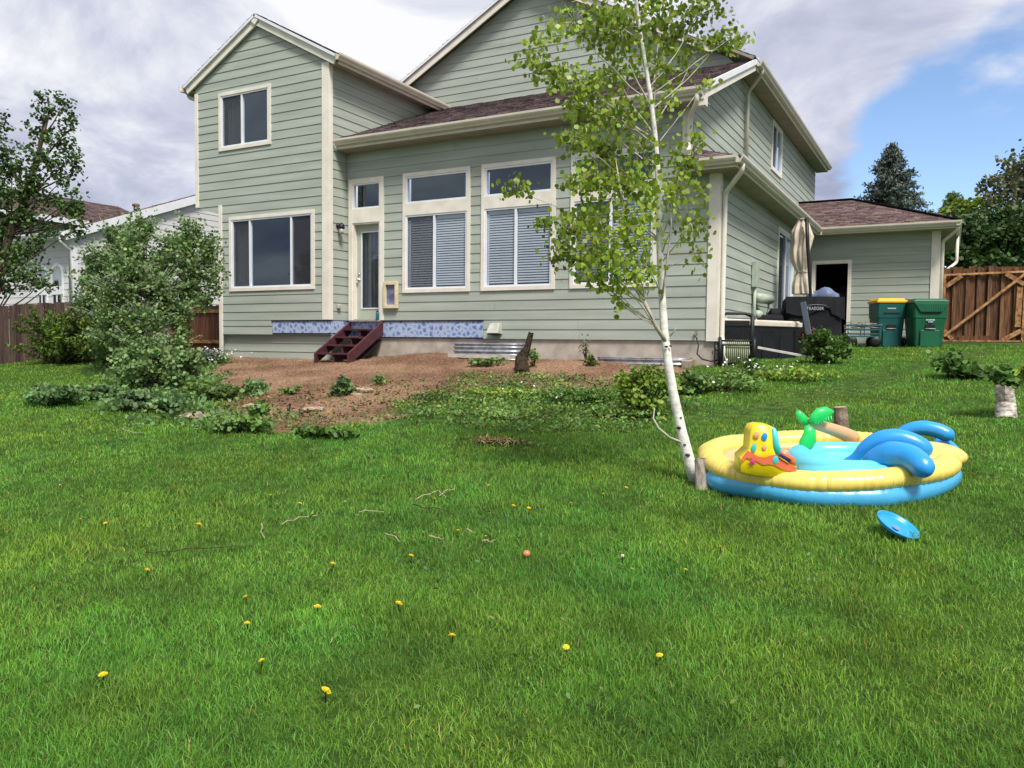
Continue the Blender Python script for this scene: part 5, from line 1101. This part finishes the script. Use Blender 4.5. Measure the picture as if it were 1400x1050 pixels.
for i in range(40): F.append((2*i, 2*i+2, 2*i+3, 2*i+1))
B.add(V, F).build('cover_flap', COVER, t, True)
cu = bpy.data.curves.new('lettering', 'FONT'); cu.body = 'TRAEGER'; cu.size = .085; cu.align_x = 'CENTER'; cu.extrude = .001; to = bpy.data.objects.new('tmp', cu); COL.objects.link(to)
bpy.context.view_layer.update(); dg = bpy.context.evaluated_depsgraph_get(); me = bpy.data.meshes.new_from_object(to.evaluated_get(dg)); bpy.data.objects.remove(to)
WPRINT = mat('white_print', (.75, .76, .8), .6, .03, 8); V = [f3(v.co.x*.95-.02, -.335, .87+v.co.y) for v in me.vertices]; mk('lettering', np.array(V), [tuple(p_.vertices) for p_ in me.polygons], WPRINT, t)
B = MB(); B.tube([f3(-.24+.5*i/14, -.333, .945+.03*math.sin(i/14*math.pi)-(.02 if i > 12 else 0)) for i in range(15)], [.003+.012*math.sin(i/14*math.pi)**.5 for i in range(15)], 6, flat=.15, upv=(0, 0, 1)); B.build('swoosh', WPRINT, t)
# slate blue post leaning at the grill and low black crates behind the box
o = MB().bar(px(1098, 413, 14.6), px(1106, 458, 14.5), .10, .05, (0, 1, 0)).build('leaning_post', mat('slate_post', (.07, .09, .12), .4, .1, 6), None, bevel=.008); tag(o, 'slate blue metal post leaning against the covered grill', 'post')
q = px(1052, 440, 15.6); q[2] = g(q[0], q[1]); f = rel(q, .3); o = drape(f, .5, .4, .78, 21).build('covered_cart', COVER, None, True); tag(o, 'small item wrapped in black cover behind the deck box', 'cover')
a, b = px(1036, 478, 13.6), px(1108, 497, 13.3); a[2] = g(a[0], a[1])+.26; b[2] = g(b[0], b[1])+.10
o = MB().bar(a, b, .09, .04).build('white_plank', mat('white_board', (.62, .6, .55), .7, .1, 10), None, bevel=.004); tag(o, 'white painted plank lying in weeds beside the hose reel', 'plank')
# folded umbrella
ub = px(1104, 470, 16.6); ub[2] = g(ub[0], ub[1]); t = thing('patio_umbrella', ub, 'folded beige patio umbrella tied round a black pole', 'umbrella'); CAN = mat('beige_canvas', (.60, .52, .42), .85, .1, 8, .2, 120)
MB().tube([ub, px(1108, 400, 16.45), px(1104, 330, 16.45), px(1103, 298, 16.45)], [.03, .032, .04, .04], 10).build('pole', BLACK, t, True)
V = []; F = []; n = 72; lv = [(300, 12, 1097), (306, 15, 1097), (315, 22, 1096), (324, 26, 1097), (332, 23, 1096), (342, 23, 1094), (355, 22, 1094), (368, 16, 1096), (372, 13, 1097), (378, 17, 1096), (390, 22, 1096), (402, 24, 1097)]
for (b, wd, cxp) in lv:
    c = px(cxp, b, 16.75)
    for i in range(n):
        th = 2*math.pi*i/n; r = wd/2*16.75/F_PX*(1+.16*math.sin(th*8)+.06*math.sin(th*13+b)); V.append(c+np.array([math.cos(th)*r, math.sin(th)*r, 0]))
for k in range(len(lv)-1):
    for i in range(n): F.append((k*n+i, k*n+(i+1) % n, (k+1)*n+(i+1) % n, (k+1)*n+i))
V.append(px(1097, 298, 16.75))
for i in range(n): F.append((i, (i+1) % n, len(V)-1))
cano = MB().add(V, F).build('canopy', CAN, t, True)
MB().tube([px(1097, 372, 16.75)+np.array([math.cos(k)*.12, math.sin(k)*.12, 0]) for k in np.linspace(0, 6.1, 20)], .012, 6).build('tie', CAN, cano, True)
# bags piled in the garage doorway
def lump(name, label, c, r, m, seed, cat='bag'):
    B = MB(); B.ell(c, r, 22, 14, .75); rr = random.Random(seed); ph = [rr.uniform(0, 6) for _ in range(6)]; V = []
    for q in B.v:
        d = np.array(q)-np.array(c); s = 1+.12*math.sin(d[0]*14+ph[0])+.10*math.sin(d[2]*17+ph[1])+.08*math.sin(d[1]*19+ph[2]+d[0]*9); V.append(tuple(np.array(c)+d*s))
    B.v = V; o = B.build(name, m, None, True); return tag(o, label, cat)
lump('blue_tarp', 'crumpled blue-grey tarp heaped in front of the garage doorway', px(1126, 414, 18.9), (.34, .3, .36), mat('blue_tarp', (.14, .18, .30), .6, .15, 6), 1, 'tarp')
lump('dark_bag', 'dark bag standing in the garage doorway', px(1151, 412, 21.4), (.17, .25, .42), mat('dark_bag', (.03, .033, .045), .7, .2, 6), 2)
# garden cart
q = px(1178, 472, 19.0); q[2] = g(q[0], q[1]); f = rel(q, .25); CT = mat('cart_teal', (.03, .10, .115), .45, .1, 8)
t = thing('garden_cart', q, 'teal metal garden cart with black wheels beside the yellow-lidded bin', 'cart')
B = MB(); rbox(B, f, -.36, .36, -.25, .25, .24, .27)
for (x0_, x1_, y0_, y1_) in ((-.36, .36, -.25, -.235), (-.36, .36, .235, .25), (-.36, -.345, -.235, .235), (.345, .36, -.235, .235)):
    for z in (.30, .40, .50): rbox(B, f, x0_, x1_, y0_, y1_, z, z+.03)
for x in (-.36, 0, .345):
    for y in (-.255, .24): rbox(B, f, x, x+.02, y, y+.018, .24, .54)
B.build('bed', CT, t)
for x in (-.26, .26):
    for y in (-.24, .24):
        wv = MB().lathe(f(x, y, .13), [(.04, -.04), (.12, -.035), (.13, 0), (.12, .035), (.04, .04)], 18, Matrix.Rotation(.25, 3, 'Z') @ Matrix.Rotation(math.pi/2, 3, 'X')).build('wheel', BLACK, t, True)
B = MB(); B.tube([f(-.36, 0, .2), f(-.7, -.1, .35), f(-.78, -.12, .62)], .014, 8); B.tube([f(-.86, -.12, .62), f(-.70, -.12, .62)], .014, 8); B.build('handle', CT, t, True)
B = MB()
for k in range(14): a_ = random.uniform(-.28, .28); b_ = random.uniform(-.17, .17); B.bar(f(a_-.2, b_, .42+.012*k), f(a_+.2, b_+random.uniform(-.1, .1), .44+.012*k+random.uniform(-.04, .04)), .05, .02)
B.build('load', mat('cart_load', (.42, .38, .34), .8, .4, 25), t)
# wheeled bins
def wheelie(c, yaw, w_, d, h, mb, ml, label, name, flapped=False):
    c = np.array(c); c[2] = g(c[0], c[1]); f = rel(c, yaw); t = thing(name, c, label, 'bin'); B = MB()
    x, y = w_/2, d/2; pr = [(0, .80, .78), (.06, .82, .80), (h*.60, .94, .93), (h*.62, .985, .96), (h*.90, 1, 1), (h*.93, 1.0, 1.0)]; V = []; F = []
    cor = [(-1, -.9), (-.9, -1), (.9, -1), (1, -.9), (1, .9), (.9, 1), (-.9, 1), (-1, .9)]
    for z, a, b in pr:
        for i, j in cor: V.append(f(i*x*a, j*y*b, z))
    for k in range(len(pr)-1):
        for i in range(8): F.append((k*8+i, k*8+(i+1) % 8, (k+1)*8+(i+1) % 8, (k+1)*8+i))
    F += [tuple(range(7, -1, -1)), tuple(range(40, 48))]; B.add(V, F)
    bd = B.build('body', mb, t, bevel=.008)
    B = MB(); rbox(B, f, -.17*w_/.6, .17*w_/.6, -y*.95, -y*.86, .0, h*.36, .0, .0); B.build('front_rib', mb, bd, bevel=.012)
    B = MB(); rbox(B, f, -.10, .10, -y*.99, -y*.88, h*.40, h*.47); B.build('grab_pocket', BLACK, bd); B = MB(); B.tube([f(-.11, -y*.98, h*.385), f(.11, -y*.98, h*.385)], .014, 8); B.build('lift_bar', mat('bar_grey', (.3, .34, .34), .4), bd, True)
    B = MB(); rbox(B, f, -.19, .19, -y*1.005, -y*.98, h*.70, h*.725); B.build('ledge', BLACK, bd)
    B = MB()
    for k in range(7): rbox(B, f, -.10+k*.028, -.08+k*.028, -y*1.006, -y*.995, h*.80 if not flapped else h*.56, (h*.825 if not flapped else h*.59))
    if flapped:
        for k in range(4): rbox(B, f, -.05+k*.028, -.03+k*.028, -y*.985, -y*.955, h*.52, h*.545)
    B.build('label', mat('bin_print', (.5, .62, .62), .6), bd)
    B = MB(); rbox(B, f, -x*1.06, x*1.06, -y*1.06, y*1.05, h*.93, h*.985); rbox(B, f, -x*.98, x*.98, -y*.98, y*1.0, h*.985, h*1.03, -.04, -.05); ld = B.build('lid', ml, t, bevel=.012)
    if flapped:
        MB().hexa([f(-x*.62, -y*1.075, h*.74), f(x*.62, -y*1.075, h*.74), f(x*.62, -y*1.0, h*.74), f(-x*.62, -y*1.0, h*.74), f(-x*1.0, -y*1.085, h*.935), f(x*1.0, -y*1.085, h*.935), f(x*1.0, -y*1.0, h*.935), f(-x*1.0, -y*1.0, h*.935)]).build('lid_apron', ml, ld, bevel=.006)
        B = MB()
        for k in range(9): rbox(B, f, -x*.55+k*x*1.1/8-.006, -x*.55+k*x*1.1/8+.006, -y*1.10, -y*1.07, h*.76, h*.88)
        B.build('apron_rib', ml, ld)
    B = MB(); B.tube([f(-x*.8, y*1.1, h*.9), f(x*.8, y*1.1, h*.9)], .016, 8); B.build('handle', mb, t, True)
    for sx in (-1, 1): MB().lathe(f(sx*x*.98, y*.75, .11), [(.03, -.03), (.11, -.028), (.11, .028), (.03, .03)], 16, Matrix.Rotation(yaw, 3, 'Z') @ Matrix.Rotation(math.pi/2, 3, 'Y')).build('wheel', BLACK, t, True)
BG1 = mat('bin_teal', (.006, .085, .075), .45, .1, 4); BG2 = mat('bin_green', (.008, .105, .048), .42, .1, 4)
wheelie(px(1211, 473, 19.2), .42, .66, .62, 1.12, BG1, mat('bin_yellow', (.78, .42, .015), .4, .05, 4), 'dark teal wheeled bin with a yellow lid by the garage wall', 'recycling_bin')
wheelie(px(1263, 474, 18.7), .36, .74, .74, 1.08, BG2, BG2, 'green wheeled bin with a ribbed green lid beside the garage corner', 'trash_bin', True)

# ------------------------------------------------------------------ gate and fences
t = thing('wooden_gate', (.7, 22.3, .1), 'dark stained wooden gate with orange cross-braced frame beside the garage', 'gate'); rr = random.Random(5)
x = -.2; k = 0
while x < 3.6:
    wd = rr.choice((.10, .13, .14)); z1_ = 1.95+rr.uniform(-.03, .03)
    MB().box(x, x+wd+.015, 22.36+.022*(k % 2), 22.38+.022*(k % 2), .13, z1_).build('board', WOODR, t)
    if k % 2: MB().box(x+wd-.045, x+wd+.03, 22.335, 22.357, .13, z1_-.02).build('batten', mat('brown_board', (.24, .12, .058), .75, .25, 5, .4, 40, (6, 6, .5), col2=(.06, .03, .018), rand=.5), t)
    x += wd; k += 1
for (a, b, w_, h) in (((-.17, 22.30, 1.77), (1.55, 22.30, 1.80), .05, .045), ((-.13, 22.30, .165), (1.50, 22.30, .165), .05, .04), ((-.15, 22.30, .14), (-.15, 22.30, 1.75), .05, .05), ((1.50, 22.30, .14), (1.53, 22.30, 1.80), .05, .05), ((-.12, 22.27, .28), (1.52, 22.27, 1.76), .03, .06), ((-.13, 22.29, 1.48), (.2, 22.29, 1.74), .04, .10), ((1.12, 22.29, 1.76), (1.50, 22.29, 1.50), .04, .10), ((-.13, 22.29, .42), (.06, 22.29, .2), .04, .09), ((1.1, 22.29, .18), (1.48, 22.29, .42), .04, .10), ((1.40, 22.31, .50), (1.42, 22.31, 1.45), .03, .12)):
    MB().bar(a, b, w_, h, (0, 0, 1) if abs(a[2]-b[2]) < 1.2 else (1, 0, 0)).build('frame_rail', WOODO, t)
MB().box(.2, .95, 22.32, 22.335, .19, .29).build('kick_board', WOODR, t)
t = thing('side_fence', (-19.3, 11, -.6), 'weathered grey-brown board fence along the left side of the yard', 'fence'); y = 6.0; k = 0
while y < 14.9:
    wd = .135; z0_ = g(-19.3, y); MB().box(-19.3+(.012 if k % 2 else 0), -19.28+(.012 if k % 2 else 0), y, y+wd-.008+rr.uniform(-.004, .004), z0_-.05, z0_+1.36+rr.uniform(-.02, .02)).build('board', WOODG, t); y += wd; k += 1
for z in (.25, 1.1): MB().bar((-19.34, 6, g(-19.3, 6)+z), (-19.34, 14.9, g(-19.3, 14.9)+z), .04, .09).build('rail', WOODG, t)
t = thing('cross_fence', (-17, 15, -.4), 'reddish brown board fence between the side fence and the house', 'fence'); x = -19.2; k = 0
while x < -14.5:
    z0_ = g(x, 15); MB().box(x, x+.128, 15+(.014 if k % 2 else 0), 15.02+(.014 if k % 2 else 0), z0_-.05, z0_+1.18+rr.uniform(-.02, .02)).build('board', mat('red_board', (.20, .075, .035), .8, .25, 5, .4, 40, (6, 6, .5), col2=(.07, .028, .018), rand=.3), t); x += .136; k += 1
for z in (.2, 1.02): MB().bar((-19.2, 14.97, g(-17, 15)+z), (-14.5, 14.97, g(-17, 15)+z), .04, .09).build('rail', WOODO, t)

# ------------------------------------------------------------------ white neighbour house
NX, NY = -23.5, 15.0; NEI = thing('neighbour_house', (-27, 18, -.3), 'white-sided neighbouring house with brown roof behind the side fence', 'house')
w = wX(NX); rk = lambda y: 3.22+.385*(y-15.08)
B = MB(); B.add([w(NY, 0, -.6), w(27, 0, -.6), w(27, 0, rk(27)), w(NY, 0, rk(NY))], [(0, 1, 2, 3)]); nw = B.build('wall', WNEI, NEI); siding(nw, w, -.3, 7.0, lambda z: (NY if z < rk(NY) else NY+(z-rk(NY))/.385, 27), m=WNEI, join=True, expo=.2)
MB().bar((NX+.10, NY-.35, rk(NY-.35)+.02), (NX+.10, 27, rk(27)+.02), .12, .26, (0, -.36, 1)).build('rake_board', WTRIM, NEI)
roof([(NX+.12, NY-.4, rk(NY-.4)+.17), (NX+.12, 27, rk(27)+.17), (NX-.12, 27, rk(27)+.17), (NX-.12, NY-.4, rk(NY-.4)+.17)], m=SHIN2, par=NEI, soff=True)
w = wY(NY); W_A = [onY(q, 400, NY)[0] for q in (54, 66, 73, 88)]
B = MB(); B.add([w(-33, 0, -.6), w(NX, 0, -.6), w(NX, 0, rk(NY)), w(-33, 0, rk(NY))], [(0, 1, 2, 3)]); nw = B.build('wall', WNEI, NEI); siding(nw, w, -.3, 3.1, lambda z: (-33, NX), m=WNEI, join=True, expo=.2)
gt = MB(); gt.ext(KPROF, (-33, NY-.4, rk(NY-.4)+.02), (NX+.2, NY-.4, rk(NY-.4)+.02), (0, -1, 0)); gt.build('gutter', WTRIM, NEI); MB().box(-33, NX, NY-.4, NY, rk(NY)-.16, rk(NY)-.14).build('soffit', WTRIM, NEI)
B = MB(); B.tube([(NX+.05, NY-.42, rk(NY)-.15), (NX+.05, NY-.42, rk(NY)-.3), (NX-.05, NY-.07, rk(NY)-.5), (NX-.05, NY-.07, -.3)], .05, 8); B.build('downspout', WTRIM, NEI, True); MB().box(NX-.14, NX+.03, NY-.03, NY+.12, -.5, rk(NY)-.16).build('corner_board', WTRIM, NEI)
for (a, b) in ((W_A[0], W_A[1]), (W_A[2], W_A[3])):
    n = 14; za, zb_ = .9, 2.05; r_ = (b-a)/2
    arch_ = [(a, za), (b, za)]+[((a+b)/2+r_*math.cos(math.pi*i/n), zb_+r_*1.0*math.sin(math.pi*i/n)) for i in range(n+1)]
    o = MB().add([w(u, .05, z) for u, z in arch_]+[w(u, .0, z) for u, z in arch_], [tuple(range(len(arch_)))]+[(i, len(arch_)+i, len(arch_)+(i+1) % len(arch_), (i+1) % len(arch_)) for i in range(len(arch_))]).build('arched_window', WTRIM, NEI)
    ins = [((u-(a+b)/2)*.80+(a+b)/2, (z-1.6)*.88+1.6) for u, z in arch_]; MB().add([w(u, .056, z) for u, z in ins], [tuple(range(len(ins)))]).build('pane', mat('pale_glass', (.30, .36, .42), .1, .2, 2, spec=.8), o)
    MB().wbox(w, a, b, .058, .075, 1.35, 1.6).build('mullion', WTRIM, o); MB().wbox(w, (a+b)/2-.03, (a+b)/2+.03, .058, .072, .95, 1.35).build('mullion', WTRIM, o); MB().wbox(w, a+.1, b-.1, .057, .06, .98, 1.34).build('pane', DARK, o)
# its upper storey
UX = -28.0; UY = float(onX(203, 289, UX-2)[1]); e0 = onX(54, 299, UX); e1 = onX(123, 304, UX); ze = float((e0[2]+e1[2])/2); w = wX(UX)
B = MB(); B.add([w(12, 0, 0), w(UY, 0, 0), w(UY, 0, ze), w(12, 0, ze)], [(0, 1, 2, 3)]); nw = B.build('wall', WNEI, NEI); siding(nw, w, 3.0, ze, lambda z: (12, UY), m=WNEI, join=True, expo=.2)
rt = onX(73, 273, UX-4)[2]
roof([(UX+.4, 12, ze), (UX+.4, UY, ze), (UX-4, UY, rt+.15), (UX-4, 12, rt+.15)], m=SHIN2, par=NEI); MB().bar((UX+.42, 12, ze-.06), (UX+.42, UY, ze-.06), .04, .2).build('fascia', WTRIM, NEI)
c = px(186, 292, 36); MB().lathe(c, [(.10, -.5), (.10, .32), (.16, .33), (.16, .42), (.1, .45)], 12).build('vent_pipe', mat('rust_pipe', (.25, .11, .09), .7), NEI, True)
MB().wbox(w, 13.2, 14.3, .02, .06, 3.6, 4.5).build('window', mat('pale_glass', (.3, .36, .42), .1), NEI)
# far brown-roofed house beyond the gate
q = px(1320, 330, 34); FH = thing('far_house', q, 'small far house with brown gable roof beyond the gate', 'house')
a, b, c, d = px(1240, 306, 40), px(1345, 312, 32), px(1334, 293, 33), px(1250, 290, 41)
MB().add([a, b, c, d, a+np.array([0, 0, -.12]), b+np.array([0, 0, -.12]), c+np.array([0, 0, -.12]), d+np.array([0, 0, -.12])], [(0, 1, 2, 3), (7, 6, 5, 4), (0, 4, 5, 1), (1, 5, 6, 2)]).build('roof', mat('far_shingle', (.17, .12, .115), .95, .25, 9, .5, 60), FH)
e = px(1352, 318, 34); MB().add([c, b, b+np.array([0, 0, -2.5]), e+np.array([0, 0, -2.5]), e], [(0, 1, 2, 3, 4)]).build('gable_wall', mat('far_wall', (.5, .48, .44), .8), FH); MB().bar(c, e, .1, .18).build('rake_board', WTRIM, FH)

# ------------------------------------------------------------------ litter on the dirt and weeds
def scatter(poly, n, amp=.3):
    P = np.array(poly); lo, hi = P.min(0), P.max(0); X = RNG.uniform(lo[0], hi[0], n*3); Y = RNG.uniform(lo[1], hi[1], n*3); ok = soft(X, Y, poly, amp) & ~((Y > 13.1)); return X[ok][:n], Y[ok][:n]
X, Y = scatter(DIRT, 15000); P = np.stack([X, Y, G(X, Y)+.012+RNG.uniform(-.012, .02, len(X))], 1); V, Fc = leaf_arrays(P, RNG.uniform(.010, .034, len(P)), .5, 0, sides=4, up=1.2)
v = RNG.uniform(.45, 1.7, len(Fc)); mk_np('mulch_chips', V, Fc, mat('mulch', (.215, .125, .08), .95, .2, 9, attr='tone', spec=.1), None, np.stack([v, v*RNG.uniform(.85, 1.15, len(v)), v*RNG.uniform(.8, 1.2, len(v))], 1), kind='stuff')['label'] = 'reddish wood chips and clods on the bare dirt'
X, Y = scatter(WEED, 9000, .6); P = np.stack([X, Y, G(X, Y)+RNG.uniform(.005, .06, len(X))], 1); V, Fc = leaf_arrays(P, RNG.uniform(.02, .055, len(P)), .6, .2, up=.5); mk_np('weed_cover', V, Fc, L_WEED, None, tones(len(Fc), .55, 1.5, .3), kind='stuff')['label'] = 'low weeds and cut leaves over the bank'
X, Y = scatter(WEEDL, 4500, .6); P = np.stack([X, Y, G(X, Y)+RNG.uniform(.01, .10, len(X))], 1); V, Fc = leaf_arrays(P, RNG.uniform(.03, .08, len(P)), .8, .2, up=.5); mk_np('ground_cover', V, Fc, L_SILV, None, tones(len(Fc), .6, 1.4, .2), kind='stuff')['label'] = 'leafy ground cover round the shrubby aspen'
# sparse cut leaves lying about on the dirt
fr = gpoly([(330, 545), (600, 520), (640, 555), (430, 595), (340, 585)]); X, Y = scatter(fr, 1300, .6); P = np.stack([X, Y, G(X, Y)+.03], 1); V, Fc = leaf_arrays(P, RNG.uniform(.025, .06, len(P)), .6, 0, up=.8); mk_np('leaf_litter', V, Fc, leafmat('dry_leaf', (.15, .16, .05), .4), None, tones(len(Fc), .5, 1.5, .4), kind='stuff')['label'] = 'cut leaves strewn over the front of the dirt'

# ------------------------------------------------------------------ grass
def grass():
    pool_c = PC
    R0, R1 = 1.4, 25.5; n = 2600000; r = R0+(R1-R0)*RNG.random(n); th = RNG.uniform(-1.35, 1.30, n)
    rho = np.where(r < 3.6, 10500, 10500*(3.6/r)**2.0)             # blades per square metre
    rho = rho*np.where((th > -.72) & (th < .68), 1, .42); area = r*2.65*(R1-R0)/n; keep = RNG.random(n) < rho*area; r = r[keep]; th = th[keep]
    h = -YAW+th; X = r*np.sin(h); Y = r*np.cos(h)
    ok = ~soft(X, Y, DIRT, .3) | (RNG.random(len(X)) < np.where(vnoise(X, Y, 1.9, 41)+.5*vnoise(X, Y, 6, 42) > .35, .16, .012)); ok &= ~(soft(X, Y, WEED, .3) & (RNG.random(len(X)) < .55))
    ok &= ~((Y > 13.1) & (X < -3.4)) & ~((Y > 12.7) & (X < -11) & (X > -14.5)) & ((Y < 21.9) | (X > -.1)) & (X > -19.2)
    pr = soft(X, Y, PATH, .25); ok &= ~(pr & (RNG.random(len(X)) < .6))
    a = np.array([.95, .31]); b = np.array([-.31, .95]); dx, dy = X-pool_c[0], Y-pool_c[1]
    ok &= (((dx*a[0]+dy*a[1])/.84)**2+((dx*b[0]+dy*b[1])/.58)**2) > 1
    X, Y, r = X[ok], Y[ok], r[ok]; pr = pr[ok]; n = len(X); Z = G(X, Y)
    # tufts: height and lean vary together over short distances
    tall = .037+.008*vnoise(X, Y, 2.2, 21)+.008*vnoise(X, Y, 6.5, 22); tall = np.maximum(tall, .025)*np.where(pr, .6, 1)
    tall *= np.where(inpoly(X, Y, WEEDL), 1.3, 1)
    H = tall*RNG.uniform(.65, 1.5, n); W_ = .0034*np.maximum(1, (r/3.8)**.85)*RNG.uniform(.7, 1.3, n)
    la = RNG.uniform(0, 2*math.pi, n)*.8+1.6*vnoise(X, Y, 4.0, 23); lean = H*np.clip(RNG.normal(.55, .35, n), .05, 1.5)
    fa = RNG.uniform(0, 2*math.pi, n); c, s_ = np.cos(fa)*W_/2, np.sin(fa)*W_/2; lx, ly = np.cos(la)*lean, np.sin(la)*lean
    V = np.zeros((n, 5, 3)); base = np.stack([X, Y, Z-.006], 1); side = np.stack([c, s_, 0*c], 1)
    mid = base+np.stack([lx*.38, ly*.38, H*.62], 1); tip = base+np.stack([lx, ly, H*.95-.15*lean], 1)
    V[:, 0] = base-side; V[:, 1] = base+side; V[:, 2] = mid+side*.8; V[:, 3] = mid-side*.8; V[:, 4] = tip
    i = np.arange(n)[:, None]*5; F3 = np.concatenate([i+np.array([[0, 1, 2]]), i+np.array([[0, 2, 3]]), i+np.array([[3, 2, 4]])], 1).reshape(-1, 3)
    v = RNG.uniform(.62, 1.35, n)*(1.03+.07*vnoise(X, Y, .55, 25)+.13*vnoise(X, Y, 2.3, 26)); y = RNG.uniform(-.18, .25, n)+.15*vnoise(X, Y, .9, 27)+.17*vnoise(X, Y, 2.7, 28)
    dry = (RNG.random(n) < .02) | (pr & (RNG.random(n) < .25)); tn = np.stack([v*(1+y), v, v*(1-.5*y)], 1); tn[dry] = tn[dry]*np.array([2.6, 1.15, 3.0])
    mk_np('lawn_grass', V.reshape(-1, 3), F3, GRASS, None, np.repeat(tn, 3, 0), kind='stuff')['label'] = 'short green lawn grass'
    return n
NB = grass()
# clover and broad-leaved weeds mixed into the lawn
n = 5200; r_ = np.sqrt(RNG.uniform(2.0**2, 11**2, n)); th = -YAW+RNG.uniform(-.72, .68, n); X = r_*np.sin(th); Y = r_*np.cos(th); keep = (vnoise(X, Y, 1.1, 31)+.5*vnoise(X, Y, 4, 32) > .25) & ~soft(X, Y, DIRT, .2); X, Y = X[keep], Y[keep]
P = np.stack([X, Y, G(X, Y)+RNG.uniform(.018, .042, len(X))], 1); V, Fc = leaf_arrays(P, RNG.uniform(.012, .030, len(P)), .6, .1, up=.5); mk_np('lawn_weeds', V, Fc, L_WEED, None, tones(len(Fc), .55, 1.2, .2), kind='stuff')['label'] = 'clover and broad-leaved weeds mixed into the lawn'
# ragged weed seedlings along the front of the dirt
X, Y = scatter(gpoly([(300, 520), (345, 545), (440, 560), (600, 530), (650, 550), (560, 585), (430, 600), (330, 595)]), 2600, .7); kp = vnoise(X, Y, 2.4, 51)+.6*vnoise(X, Y, 7, 52) > .05; X, Y = X[kp], Y[kp]
P = np.stack([X, Y, G(X, Y)+RNG.uniform(.01, .06, len(X))], 1); V, Fc = leaf_arrays(P, RNG.uniform(.02, .055, len(P)), .45, -.3, up=.3); mk_np('weed_seedlings', V, Fc, L_WEED, None, tones(len(Fc), .5, 1.35, .25), kind='stuff')['label'] = 'ragged weed seedlings along the front of the dirt'
